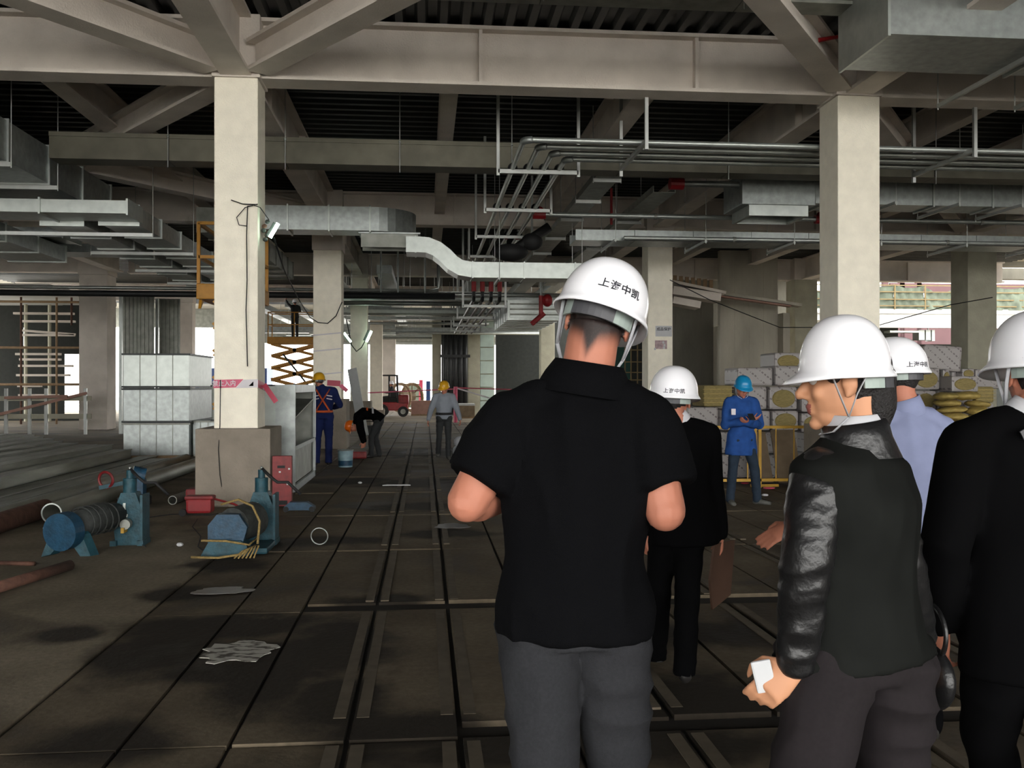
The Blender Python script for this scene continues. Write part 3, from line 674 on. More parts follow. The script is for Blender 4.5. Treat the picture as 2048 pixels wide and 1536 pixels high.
# corrugated dark panels
for k, (ua, ub, z) in enumerate(((246, 306, 30.5), (318, 358, 32))):
    a = FX(ua, z); c = FX(ub, z); t = thing('corrugated_panel', ('wide dark corrugated sheet standing behind the stacked duct boxes', 'narrower dark corrugated sheet right of the wide one')[k], 'panel', (a + c) / 2)
    n = 8 if k == 0 else 5; w = (c.x - a.x) / n
    q = B()
    for i in range(n): q.mm((a.x + i * w, a.y, .0), (a.x + (i + .55) * w, a.y + .06, 4.6)); q.mm((a.x + (i + .55) * w, a.y + .05, 0), (a.x + (i + 1) * w, a.y + .08, 4.6))
    q.build('ribbed_sheet', M['galvd'], t, True); B().mm((a.x - .12, a.y - .04, 0), (a.x - .03, a.y + .1, 4.6)).build('edge_post', M['galvl'], t, True)
# stacked duct boxes
def duct_box(label, u0, u1, z, h0, h1, depth, m, cat='duct', inner=None):
    a = FX(u0, z); c = FX(u1, z); y = a.y; t = thing('duct_box', label, cat, ((a.x + c.x) / 2, y + depth / 2, h0)); T = .02
    q = B(); q.mm((a.x, y, h0), (c.x, y + T, h1)).mm((a.x, y + depth - T, h0), (c.x, y + depth, h1)).mm((a.x, y + T, h0), (a.x + T, y + depth - T, h1)).mm((c.x - T, y + T, h0), (c.x, y + depth - T, h1)).mm((a.x, y, h1 - T), (c.x, y + depth, h1)); q.build('sheet_body', m, t, True)
    q = B(); e = .035
    for hh in (h0 + .02, h1 - .02): q.mm((a.x - e, y - e, hh - .02), (c.x + e, y, hh + .02)).mm((c.x, y, hh - .02), (c.x + e, y + depth + e, hh + .02)).mm((a.x - e, y, hh - .02), (a.x, y + depth, hh + .02))
    q.build('flange', M['deck'] if h1 > .9 else M['galvd'], t, True)
    n = 4
    for i in range(1, n): x = a.x + (c.x - a.x) * i / n; B().mm((x - .008, y - .008, h0 + .04), (x + .008, y + .002, h1 - .04)).build('fold_line', M['galvd'], t, True)
    return t
duct_box('top galvanised duct box of the stack at left, bright in the daylight', 247, 375, 20.4, 1.54, 2.30, 2.2, M['galvl'])  # lighter sheet colour stands in for daylight on the top box
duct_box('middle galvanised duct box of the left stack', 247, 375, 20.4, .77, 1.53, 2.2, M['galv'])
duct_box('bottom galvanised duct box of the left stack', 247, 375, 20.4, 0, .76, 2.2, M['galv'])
duct_box('pale duct box behind the pedestal of the near left column, upper one', 398, 436, 23.5, 0, 1.65, 1.2, M['galvl'])
duct_box('low silver duct box just left of the near left pedestal', 386, 445, 20.8, 0, .80, 1.0, M['galv'])
duct_box('small grey duct box against the left edge of the near left column', 425, 450, 20.2, .81, 1.6, .5, M['galvd'])
# blue container outdoors
c0 = FX(392, 60); t = thing('shipping_container', 'dark blue container far off in the left opening', 'container', c0)
B().mm((c0.x - 1, c0.y, 0), (c0.x + 4.5, c0.y + 2.4, 2.75)).build('body', M['bluec'], t, True)
for k in range(14): B().mm((c0.x - .95 + .4 * k, c0.y - .04, .1), (c0.x - .75 + .4 * k, c0.y, 2.65)).build('rib', M['bluec'], t, True)
# open duct behind near left column
bx = thing('open_duct', 'tall open-sided duct section standing right of the near left column', 'duct', (-2.3, 14.9, 0)); x0, x1, y0, y1, H = -2.95, -1.93, 14.0, 16.6, 1.60
B().mm((x0, y0, 0), (x1 - .25, y0 + .02, H)).build('front_sheet', M['galvl'], bx, True)
B().mm((x1 - .28, y0 - .02, 0), (x1 + .01, y0 + .03, H)).build('front_flange', M['galv'], bx, True)
B().mm((x0, y0, H - .02), (x1, y1, H)).build('top_sheet', M['galv'], bx, True)
B().mm((x0, y0, 0), (x0 + .02, y1, H)).build('back_sheet', M['galvd'], bx, True)
B().mm((x0, y1 - .02, 0), (x1, y1, H)).build('end_sheet', M['galvd'], bx, True)
for z0, z1 in ((0, .10), (.62, .68), (H - .12, H)): B().mm((x1 - .03, y0, z0), (x1 + .01, y1, z1)).build('side_rail', M['galv'], bx, True)
for y in (y1 - .1,): B().mm((x1 - .03, y, 0), (x1 + .01, y + .1, H)).build('side_rail', M['galv'], bx, True)
B().mm((x1 - .06, y0 + .05, .1), (x1 - .05, y1 - .05, .62)).build('lower_panel', M['galvd'], bx, True)
q = B(); q.bar((x1 - .5, y0 + .3, .75), (x1 - .15, y1 - .3, 1.35), .30, .02); q.build('inner_baffle', M['galvd'], bx, True)
# ---- purlin pile (lies along Y at left)
g = random.Random(5)
pile = [(-5.15, .02, 18.6), (-5.55, .02, 19.2), (-5.95, .16, 18.9), (-6.35, .02, 19.0), (-6.5, .22, 19.5), (-6.95, .20, 19.9), (-7.4, .22, 20.1), (-7.85, .24, 20.5), (-8.3, .26, 21.2), (-8.8, .26, 21.9), (-9.35, .27, 22.8), (-9.9, .27, 23.2), (-10.5, .28, 23.6)]
for k, (x, z, ye) in enumerate(pile):
    w = .34; h = .17 if z > .1 else .15; y0 = 6.2 + .5 * g.random(); q = B(); T = .02
    q.mm((x - w / 2, y0, z + h - T), (x + w / 2, ye, z + h)).mm((x - w / 2, y0, z), (x - w / 2 + T, ye, z + h)).mm((x + w / 2 - T, y0, z), (x + w / 2, ye, z + h)).mm((x + w / 2 - .07, y0, z), (x + w / 2, ye, z + T)).mm((x + w / 2 - .012, y0, z + h - .012), (x + w / 2 + .022, ye, z + h + .006))
    q.build('steel_channel', M['steelpile'], None, True); ob = bpy.context.scene.collection.objects[-1]
    tag(ob, f'long dull steel channel in the floor pile at left, {["first","second","third","fourth","fifth","sixth","seventh","eighth","ninth","tenth","eleventh","twelfth","thirteenth"][k]} out from the pipes', 'steel channel', 'steel channels piled at left')
for k in range(5):
    y = 7 + 3.1 * k; tag(B().mm((-10.7, y, 0), (-5.0, y + .12, .02 if False else .16)).build('timber_bearer', M['wood'], None, True), f'timber bearer under the channel pile, {ord_[k]} from the viewer', 'timber')
def bigpipe(label, x, y0, y1, r, m, dark=True):
    t = thing('steel_pipe', label, 'pipe', (x, (y0 + y1) / 2, r)); B().pipe((x, y0, r), (x, y1, r), r, .012, 28).build('tube', m, t, True, True, 40)
    B().pipe((x, y0 - .004, r), (x, y0 + .02, r), r + .002, .016, 28).build('cut_end', M['galvl'], t, True, True, 40)
    return t
bigpipe('grey steel pipe with an open round end behind the left machine', -4.28, 11.1, 19.0, .115, M['steelpile'])
bigpipe('brown primed pipe lying left of the open round pipe end', -4.55, 5.0, 11.6, .11, M['rust'])
bigpipe('long grey pipe between the pile and the open-ended pipe', -4.82, 7.0, 19.3, .10, M['steelpile'])
pz = P(345, 1005, 12.3); t = thing('steel_pipe', 'short grey pipe stub beside the red tool box at the pedestal', 'pipe', (pz.x, pz.y, .06)); B().pipe((pz.x, pz.y, .06), (pz.x + .10, pz.y + 1.5, .06), .06, .01, 20).build('tube', M['galvd'], t, True, True, 40)
a = F(-10, 1190); c = F(140, 1142); tag(B().cyl((a.x, a.y, .05), (c.x, c.y, .05), .045, 12).build('rusty_pipe', M['rust'], None, True, True), 'rusty round bar on the floor at the lower left edge', 'pipe')
a = F(-10, 1130); c = F(70, 1132); tag(B().cyl((a.x, a.y, .02), (c.x, c.y, .02), .02, 8).build('thin_rod', M['rust'], None, True, True), 'thin rusty rod behind the thick rusty bar at left', 'rod')
# ---- pipe grooving machines
def machine(label, loc, rz, disc=True, kind=0):
    t = thing('pipe_machine', label, 'machine', loc, rz)
    tl = M['teal']; bl = M['blue']
    # base frame and feet (local: x right, y away, front at -y)
    if kind == 0:
        B().tube([(-.02, .38, .30), (-.1, .1, .32), (-.28, -.15, .24)], [.12, .14, .14], 16).build('motor', M['motor'], t, smooth=True)
        B().cyl((-.31, -.30, .235), (-.27, -.18, .24), .175, 24).build('end_cover', bl, t)
        B().poly([(-.50, -.22, 0), (-.42, -.22, .02), (-.34, -.22, .11), (-.22, -.22, .10), (-.14, -.22, -.02), (-.06, -.22, 0), (-.14, -.22, .2), (-.22, -.22, .28), (-.42, -.22, .22)], (.05, .08, 0)).build('foot', tl, t)
        for k in range(5): B().ring((-.06 - .03 * k, .22 - .08 * k, .30), .142, .008, (.35, .9, .1), 18, 5).build('cooling_fin', M['motor'], t)
        hx, hy = .10, .35
    else:
        B().mm((-.30, -.20, 0), (.28, .28, .06), bev=.02).build('base', tl, t)
        B().poly([(-.26, -.22, .12), (.06, -.22, .12), (.10, -.22, .26), (.02, -.22, .38), (-.18, -.22, .38), (-.26, -.22, .28)], (0, .12, 0)).build('end_cover', bl, t)
        B().poly([(-.32, -.26, 0), (.12, -.26, 0), (.10, -.26, .10), (.04, -.26, .14), (-.24, -.26, .14)], (0, .2, 0)).build('foot', tl, t)
        B().tube([(-.05, -.1, .26), (.08, .2, .28)], [.17, .17], 16).build('motor', M['motor'], t, smooth=True, ang=40)
        hx, hy = .12, .36
    B().poly([(hx - .12, hy, 0), (hx + .12, hy, 0), (hx + .12, hy, .38), (hx + .07, hy, .52), (hx - .07, hy, .52), (hx - .15, hy, .3)], (0, .16, 0)).build('head_frame', tl, t)
    B().mm((hx + .125, hy - .04, 0), (hx + .15, hy + .2, .5)).build('side_plate', tl, t)
    B().cyl((hx, hy + .06, .52), (hx, hy + .06, .66), .065, 14).cyl((hx, hy + .06, .66), (hx, hy + .06, .74), .035, 12).build('jack_ram', tl, t, smooth=True, ang=40)
    B().ell((hx, hy + .06, .76), (.016, .016, .016), n=8).build('steel_tip', M['galvl'], t, smooth=True)
    B().tube([(hx + .01, hy + .05, .75), (hx + .09, hy, .68), (hx + .17, hy - .02, .62), (hx + .27, hy - .02, .62), (hx + .40, hy - .04, .50)], .016, 8).build('crank_handle', M['black'], t, smooth=True)
    B().mm((hx - .045, hy - .015, .30), (hx - .02, hy, .42)).mm((hx - .06, hy - .015, .28), (hx - .0, hy, .31)).build('latch', M['galvl'], t)
    B().cyl((hx, hy - .02, .22), (hx, hy - .10, .22), .05, 16).build('roller', M['galvd'], t)
    B().mm((hx - .03, hy - .13, .14), (hx + .0, hy - .02, .19)).build('yellow_cap', M['yellow'], t)
    for sx in (-1, 1): B().mm((hx + sx * .13 - .03, hy - .05, 0), (hx + sx * .13 + .03, hy + .2, .05)).build('rear_foot', tl, t)
    return t
m1 = F(185, 1104); machine('teal pipe machine with a round blue end cover, left of the others', (m1.x + .12, m1.y, 0), 0, True, 0)
m2 = F(478, 1106); mc = machine('teal pipe machine tied round with straw rope, in front of the pedestal', (m2.x, m2.y + .1, 0), 0, False, 1)
m3 = F(268, 1018); t = thing('bench_cutter', 'blue machine with a red wheel behind the left pipe machine', 'machine', (m3.x, m3.y, 0))
B().mm((-.18, -.12, .04), (.18, .16, .16), bev=.02).build('base', M['black'], t); B().mm((-.12, -.08, .16), (.14, .1, .40), bev=.04).build('body', M['blue'], t)
B().cyl((-.02, 0, .46), (.12, .05, .42), .10, 14).build('head', M['blue'], t, smooth=True, ang=40); B().ring((-.34, -.02, .38), .10, .018, (.3, 1, .1), 20, 6).build('red_wheel', M['red'], t); B().bar((-.42, -.02, .28), (-.05, 0, .35), .05, .05).build('arm', M['teal'], t)
# rope round the second machine
rp = thing('straw_rope', 'straw-coloured rope wound round the front of the roped machine', 'rope', (m2.x, m2.y, .1))
cx, cy = m2.x - .08, m2.y - .12
B().tube([(cx - .22, cy - .08, .155), (cx + .0, cy - .09, .15), (cx + .20, cy - .03, .10), (cx + .25, cy + .15, .14)], .011, 6).build('strand', M['rope'], rp, True, True)
B().tube([(cx - .30, cy - .12, .012), (cx - .05, cy - .2, .015), (cx + .16, cy - .18, .04), (cx + .26, cy - .05, .10)], .012, 6).build('strand', M['rope'], rp, True, True)
B().tube([(cx - .12, cy + .28, .44), (cx + .05, cy + .25, .49), (cx + .20, cy + .15, .44), (cx + .28, cy + .08, .3), (cx + .27, cy + .02, .1)], .012, 6).build('strand', M['rope'], rp, True, True)
for k in range(6): B().tube([(cx + .26, cy - .05, .10), (cx + .16 + .03 * k, cy - .14, .06 + .01 * k), (cx + .10 + .035 * k, cy - .2, .008)], .008, 5).build('frayed_end', M['rope'], rp, True, True)
# cables on floor
def cable(label, pts, r=.006, m='black'):
    return tag(B().tube(pts, r, 6).build('cable', M[m], None, True, True), label, 'cable')
cable('thin dark cable trailing from the left machine across the floor', [F(250, 1075) + V((0, 0, .02)), F(270, 1085) + V((0, 0, .01)), F(292, 1095) + V((0, 0, .008))])
cable('dark cable snaking on the floor between the two machines', [F(395, 1040) + V((0, 0, .01)), F(385, 1055) + V((0, 0, .01)), F(402, 1075) + V((0, 0, .01)), F(396, 1095) + V((0, 0, .01)), F(410, 1105) + V((0, 0, .01))])
cable('wire lying along the foot of the pedestal', [F(300, 1036) + V((0, 0, .01)), F(345, 1030) + V((0, 0, .01)), F(420, 1032) + V((0, 0, .01)), F(470, 1022) + V((0, 0, .01))])
# red slotted box and red tool
c = FX(564, 12.15); t = thing('red_box', 'upright red slotted steel box leaning by the pedestal corner', 'box', c)
B().mm((c.x - .125, c.y, 0), (c.x + .125, c.y + .10, .66), bev=.006).build('body', M['red'], t, True)
B().mm((c.x - .06, c.y - .004, .50), (c.x + .04, c.y + .002, .535)).build('slot', M['black'], t, True); B().mm((c.x - .06, c.y - .004, .02), (c.x + .07, c.y + .002, .075)).build('slot', M['black'], t, True)
for dx, z in ((-.04, .44), (.08, .48), (.06, .28), (-.1, .33)): B().mm((c.x + dx, c.y - .003, z), (c.x + dx + .025, c.y + .001, z + .02)).build('paint_chip', M['white'], t, True)
c = F(405, 1032); t = thing('red_tool', 'bright red wheeled tool lying left of the roped machine', 'tool', c)
B().mm((c.x - .20, c.y, .03), (c.x + .10, c.y + .22, .2), bev=.03).build('body', M['redv'], t, True); B().mm((c.x - .22, c.y + .01, .19), (c.x + .12, c.y + .2, .24), bev=.02).build('cover', M['red'], t, True)
B().cyl((c.x - .23, c.y - .03, .045), (c.x - .23, c.y + .02, .045), .045, 14).build('wheel', M['black'], t, True); B().tube([(c.x + .1, c.y + .1, .2), (c.x + .35, c.y + .1, .13), (c.x + .55, c.y + .05, .04)], .014, 6).build('handle', M['red'], t, True)
c = F(382, 1010); tag(B().mm((c.x - .1, c.y + .1, 0), (c.x + .12, c.y + .35, .2), bev=.03).build('red_case', M['red'], None, True), 'dark red case against the left corner of the pedestal', 'case')
c = F(598, 1024); t = thing('blue_tool', 'flat blue saddle-shaped tool lying on the floor past the red box', 'tool', c)
B().poly([(c.x - .18, c.y, 0), (c.x - .11, c.y, .02), (c.x + .11, c.y, .02), (c.x + .18, c.y, 0), (c.x + .19, c.y, .06), (c.x + .1, c.y, .12), (c.x - .12, c.y, .12), (c.x - .19, c.y, .06)], (0, .14, 0)).build('body', M['blue'], t, True)
for s in (-1, 1): B().cyl((c.x + s * .16, c.y - .02, .035), (c.x + s * .16, c.y + .16, .035), .035, 12).build('roller', M['black'], t, True)
c = F(639, 1090); tag(B().ring((c.x, c.y, .088), .083, .006, (.1, 1, .12), 36, 8).build('steel_ring', M['galvl'], None, True, True), 'thin bright steel ring standing on edge on the floor', 'ring')
for k, (u, v) in enumerate(((92, 1060), (360, 1093), (720, 968))):
    c = F(u, v); tag(B().ell((c.x, c.y, .02), (.035, .03, .02), n=8).build('litter_scrap', M['white'], None, True), ('crumpled white scrap left of the machine with the round cover', 'tiny white scrap on the floor between the machines', 'tiny pale scrap beyond the ring')[k], 'litter')
c = F(793, 972); t = tag(B().poly([(c.x - .22, c.y, .004), (c.x - .15, c.y + .12, .004), (c.x, c.y + .06, .004), (c.x + .16, c.y + .13, .004), (c.x + .22, c.y, .004), (c.x, c.y + .02, .004)], (0, 0, .012)).build('white_plate', M['white'], None, True), 'white bow-shaped scrap lying in the middle of the lane', 'litter')
# dried white paint patches on slabs
def splash(label, u, v, w, d, m, seed):
    c = F(u, v); g = random.Random(seed); pts = []
    for k in range(26):
        a = 2 * math.pi * k / 26; r = .72 + .38 * g.random(); pts.append((c.x + math.cos(a) * w * r, c.y + math.sin(a) * d * r, .001))
    return tag(B().poly(pts, (0, 0, .004)).build('paint_patch', m, None, True), label, 'stain')
wm = mat('dried_plaster', (.10, .09, .075), .85, scale=9, col2=(.58, .56, .50), detail=9, stretch=(1, 2.6, 1))
wm.node_tree.nodes['Color Ramp'].color_ramp.elements[0].position = .42; wm.node_tree.nodes['Color Ramp'].color_ramp.elements[1].position = .50
gm = mat('damp_film', (.10, .095, .09), .35, var=.1, scale=8, col2=(.2, .19, .19), detail=6)
splash('white plaster spill dried on the dark slab at lower left', 478, 1303, .23, .25, wm, 1)
splash('faint pale damp patch on the slab behind the plaster spill', 445, 1182, .23, .14, gm, 2)
splash('pale damp patch on the slabs left of the polo man\'s elbow', 905, 1052, .22, .2, gm, 4)
# bucket
c = F(691, 934); t = thing('paint_bucket', 'pale blue paint bucket beside the navy overalls worker', 'bucket', c)
B().cyl((c.x, c.y, 0), (c.x, c.y, .33), .135, 20, .15).build('body', mat('bucket_blue', (.30, .45, .50), .5, var=.2, scale=9), t, True, True, 40); B().ring((c.x, c.y, .33), .15, .01).build('rim', M['galvl'], t, True)
B().cyl((c.x, c.y, .03), (c.x, c.y, .13), .139, 20, .1425).build('label_band', M['blue'], t, True, True, 40)
c = F(722, 918); tag(B().mm((c.x - .25, c.y, 0), (c.x + .12, c.y + .3, .16), bev=.04).build('red_toolbag', M['red'], None, True), 'reddish tool bag at the hands of the stooping worker', 'bag')
# wrapped film bands round column 2 & tape
def tape_band(label, cx, cy, w, z0, h, cells, wh=.02, cat='tape'):
    t = thing('barrier_tape', label, cat, (cx, cy, z0)); x = cx - w / 2 - .004; W = w + .008
    for k, (a, b_, m) in enumerate(cells):
        sl = h * .9
        B().poly([(x + a * W + (sl if 0 < a else 0), cy - w / 2 - .006, z0 + h + .006 * a), (x + b_ * W + (sl if b_ < 1 else 0), cy - w / 2 - .006, z0 + h + .01), (x + b_ * W, cy - w / 2 - .006, z0 + .01), (x + a * W, cy - w / 2 - .006, z0)], (0, .003, 0)).build('tape_face', m, t, True)
    return t
tb = tape_band('pink and white barrier tape round the near left column', -2.5, 12.85, .57, 1.55, .11, [(0, .50, M['pink']), (.50, 1, M['tapew'])])
B().bar((-2.21, 12.56, 1.61), (-2.21, 13.14, 1.56), .10, .004, up=(1, 0, 0)).build('side_strip', M['tapered'], tb, True)
B().bar((-2.19, 12.9, 1.60), (-2.02, 12.85, 1.36), .07, .004, up=(0, 1, 0)).build('loose_end', M['tapered'], tb, True)
lettering('禁止入内', .085, M['tapew'], tb, lambda x, y: V((-.15 + x * .9, -.285 - .012, .058 + y + .02 * x)))
B().poly([(-2.33, 12.553, 1.58), (-2.27, 12.553, 1.58), (-2.27, 12.553, 1.64)], (0, -.003, 0)).build('printed_mark', M['suit'], tb, True)
t2 = thing('barrier_tape', 'red tape strip across the second left column behind the navy worker', 'tape', (-2.45, 23.59, 1.6))
B().bar((-2.45, 23.59, 1.66), (-2.12, 23.59, 1.64), .004, .14).build('tape_face', M['tapered'], t2, True); B().bar((-2.12, 23.585, 1.6), (-1.95, 23.585, 1.45), .004, .1).build('loose_end', M['pink'], t2, True)
t3 = thing('film_wrap', 'glossy clear film bands round the second left column', 'plastic film', (-2.45, 23.6, 2))
for z in (1.85, 2.45, 2.85): B().bar((-2.80, 23.59, z), (-2.1, 23.59, z + .07), .004, .03).build('film_band', M['tapew'], t3, True)
# far tape line with pink post
p = FX(911, 40); t = thing('tape_post', 'post wrapped in pink tape behind the grey-shirted worker', 'post', p); B().cyl(p, p + V((0, 0, 1.55)), .09, 10).build('post', M['pink'], t, True)
B().bar(p + V((0, 0, 1.5)), p + V((3.2, .3, 1.40)), .01, .05).build('tape_run', M['tapered'], t, True); B().bar(p + V((0, 0, 1.45)), p + V((-4.5, 0, 1.25)), .01, .05).build('tape_run', M['pink'], t, True); B().bar(p + V((0, 0, 1.5)), p + V((1.8, -.5, .95)), .01, .06).build('tape_run', M['tapew'], t, True)
# crates & far things
for k, (u0, u1, z, h, m) in enumerate(((822, 866, 49, .80, 'crate'), (916, 950, 45, .62, 'ply'))):
    a = FX(u0, z); c = FX(u1, z); t = thing('crate', ('pinkish crate on the sunlit floor right of the forklift', 'brown crate behind the grey-shirted worker')[k], 'crate', (a + c) / 2)
    B().mm((a.x, a.y, .08), (c.x, a.y + 1, h), bev=.02).build('box', M[m], t, True); B().mm((a.x, a.y, 0), (c.x, a.y + 1, .08)).build('pallet', M['wood'], t, True)
    if k: B().mm((a.x, a.y, h), (c.x, a.y + 1, h + .1)).build('lid', M['white'], t, True)
c = FX(812, 55); t = thing('cable_drum', 'big wooden cable drum in the daylight behind the forklift', 'cable drum', c)
for s in (-.35, .35):
    B().ring((c.x + s, c.y + s, .90), .80, .10, (.8, 1, 0), 24, 6).build('rim', M['wood'], t, True)
    for k in range(4):
        a = R(45 * k); d = V((math.cos(a) * .78, -math.cos(a) * .62, math.sin(a))) * .8; B().bar(V((c.x + s, c.y + s, .95)) - d, V((c.x + s, c.y + s, .95)) + d, .06, .06).build('spoke', M['wood'], t, True)
B().cyl((c.x - .35, c.y - .35, .95), (c.x + .35, c.y + .35, .95), .35, 12).build('core', M['ply'], t, True)
for k, (u0, u1, z, h0, h1, m, nm, lb) in enumerate(((806, 838, 66, .9, 1.75, 'net', 'green_hoarding', 'green hoarding in the bright far opening'), (838, 846, 64, 0, 2.0, 'tapered', 'red_banner', 'dark red upright panel in the far opening'), (852, 861, 60, 0, 1.9, 'bluec', 'blue_hoarding', 'dark blue upright panel right of the far opening'))):
    a = FX(u0, z); c = FX(u1, z); t = tag(B().mm((a.x, a.y, h0 if k else 0), (c.x, a.y + .1, h1)).build(nm, M[m], None, True), lb, 'panel')
for k, (u0, u1, z, w) in enumerate(((700, 724, 33, 'white'),)):
    t = thing('leaning_board', 'long pale board leaning beside the third left column', 'board', FX(712, 30)); a = P(704, 738, 30); c = P(728, 850, 28.8); c.z = .02
    B().bar(a, c, .30, .05, up=(0, 1, 0)).build('board', M['white'], t, True)
c = FX(737, 30); t = thing('red_toolbox', 'dark toolbox on the floor behind the stooping worker', 'box', c); B().mm((c.x - .2, c.y, 0), (c.x + .35, c.y + .3, .30), bev=.03).build('case', M['motor'], t, True); B().tube([(c.x - .1, c.y + .15, .3), (c.x - .1, c.y + .15, .42), (c.x + .15, c.y + .15, .42), (c.x + .15, c.y + .15, .3)], .015, 6).build('handle', M['black'], t, True)
# buildings beyond
for k, (u0, u1, z, h) in enumerate(((-50, 55, 74, 8.6), (72, 190, 84, 9.5))):
    a = FX(u0, z); c = FX(u1, z); t = thing('far_building', ('pale far building over the scaffold, left part', 'pale far building over the scaffold, right part')[k], 'building', (a + c) / 2)
    B().mm((a.x, a.y, 0), (c.x, a.y + 5, h + 3)).build('wall', M['whitewall'], t, True)
# ---- forklift
fc = FX(798, 47.7); t = thing('forklift', 'red forklift parked in the daylight in the middle distance', 'forklift', fc); x, y = fc.x, fc.y
B().mm((x - .95, y - .5, .32), (x + .45, y + .5, .75), bev=.05).build('chassis', M['redv'], t, True); B().mm((x - .05, y - .5, .6), (x + .50, y + .5, 1.13), bev=.08).build('counterweight', M['red'], t, True)
B().mm((x - .90, y - .42, .75), (x - .10, y + .42, .98), bev=.03).build('engine_cover', M['black'], t, True); B().mm((x - .45, y - .25, .98), (x - .12, y + .25, 1.35), bev=.05).build('driver_seat', M['black'], t, True)
q = B()
for s in (-.45, .45): q.bar((x - .05, y + s, .7), (x - .10, y + s, 2.12), .09, .09).bar((x - .50, y + s, .7), (x - .5, y + s, 2.1), .06, .06).bar((x - 1.0, y + s, 2.12), (x - .05, y + s, 2.12), .07, .07)
for k in range(5): q.bar((x - 1.0 + .2 * k, y - .45, 2.12), (x - 1.0 + .2 * k, y + .45, 2.12), .04, .04)
q.build('overhead_guard', M['black'], t, True)
q = B()
for s in (-.3, .3): q.bar((x - 1.15, y + s, .1), (x - 1.15, y + s, 2.2), .09, .12)
q.build('mast', M['black'], t, True)
for s in (-.2, .2): B().mm((x - 2.2, y + s - .05, .08), (x - 1.15, y + s + .05, .13)).build('fork', M['black'], t, True)
for wx, r in ((.22, .27), (-.85, .33)):
    for s in (-.55, .45): w = B().cyl((x + wx, y + s, r), (x + wx, y + s + .16, r), r, 18).build('wheel', M['black'], t, True)
    B().cyl((x + wx, y - .56, r), (x + wx, y - .54, r), r * .5, 14).build('hub', M['galvd'], t, True)
# ---- scissor lift with worker (deep) and second lift (hidden behind col 1)
def scissor(label, cx, cy, w, d, zf, m, base_h=.7, n=4, name='scissor_lift', rail=1.1, ins=.12, tk=.045):
    t = thing(name, label, 'lift', (cx, cy, 0)); x0, x1, y0, y1 = cx - w / 2, cx + w / 2, cy - d / 2, cy + d / 2
    B().mm((x0, y0, .18), (x1, y1, base_h), bev=.04).build('chassis', m, t, True)
    for wx in (x0 + .25, x1 - .25):
        for wy in (y0 - .05, y1 - .07): B().cyl((wx, wy, .2), (wx, wy + .12, .2), .2, 14).build('wheel', M['black'], t, True)
    B().mm((x0 - .05, y0, zf - .32), (x1 + .05, y1, zf), bev=.02).build('platform', m, t, True)
    hs = (zf - .32 - base_h) / n
    for k in range(n):
        za, zb = base_h + k * hs, base_h + (k + 1) * hs
        for y in (y0 + .06, y1 - .06):
            B().bar((x0 + ins, y, za), (x1 - .12, y, zb), .06, .13).build('scissor_arm', m, t, True); B().bar((x1 - .12, y + .05, za), (x0 + ins, y + .05, zb), .06, .13).build('scissor_arm', m, t, True)
            B().cyl(((x0 + x1) / 2, y - .03, (za + zb) / 2), ((x0 + x1) / 2, y + .1, (za + zb) / 2), .09, 8).build('pivot', M['motor'], t, True)
    for h in (.55, rail):
        q = B(); 
        for y in (y0, y1): q.bar((x0, y, zf + h), (x1, y, zf + h), tk, tk)
        for x in (x0, x1): q.bar((x, y0, zf + h), (x, y1, zf + h), tk, tk)
        q.build('guard_rail', m, t, True)
    for px in (x0, (x0 + x1) / 2, x1):
        for y in (y0, y1): B().bar((px, y, zf), (px, y, zf + rail), tk, tk).build('rail_post', m, t, True)
    return t
L = FX(592, 42); scissor('yellow scissor lift raised with a worker on its platform', L.x, L.y, 2.3, 1.1, 3.78, M['orange'], .8, 5)
B().bar((L.x - .5, L.y - .5, 3.0), (L.x + .6, L.y - .45, 1.6), .08, .08).build('hydraulic_ram', M['motor'], bpy.data.objects['scissor_lift'], True)
L2 = FX(442, 20); sl2 = scissor('orange work platform raised high, half hidden by the near left column', L2.x + .28, L2.y, 1.10, 1.7, 3.70, M['orange'], .6, 5, rail=1.25, ins=.30, tk=.065)
B().poly([(L2.x - .22, L2.y - .86, 3.70), (L2.x - .34, L2.y - .6, 3.2), (L2.x - .22, L2.y - .3, 3.70)], (.06, 0, 0)).build('side_gusset', M['orange'], sl2, True)
# ---- lamps
def lamp(label, c, s, dirv, m='lamp'):
    t = thing('work_lamp', label, 'lamp', c); d = V(dirv).normalized(); c = V(c)
    B().bar(c - d * s, c + d * s, s * .5, s * .35).build('glowing_tube', M['lamp'], t, True); B().bar(c - d * s + V((-s * .35, .05, s * .2)), c + d * s * .9 + V((-s * .35, .05, s * .2)), s * .55, s * .5).build('housing', M['motor'], t, True)
    return t
lc = P(548, 461, 12.45); lp = lamp('glowing work lamp clamped to the right side of the near left column', lc, .11, (.45, 0, .8))
for k in range(5): B().ell(lc + V((-.12 + .03 * math.sin(k * 2), .02, -.12 + .06 * k)), (.035, .03, .03), n=8).build('clamp_lump', M['rust' if k == 3 else 'motor'], lp, True)
lamp('small white lamp on the third left column', P(738, 673, 34), .22, (.4, 0, .9)); lamp('small tilted lamp left of the third left column', P(695, 675, 33), .2, (-.6, 0, .8))
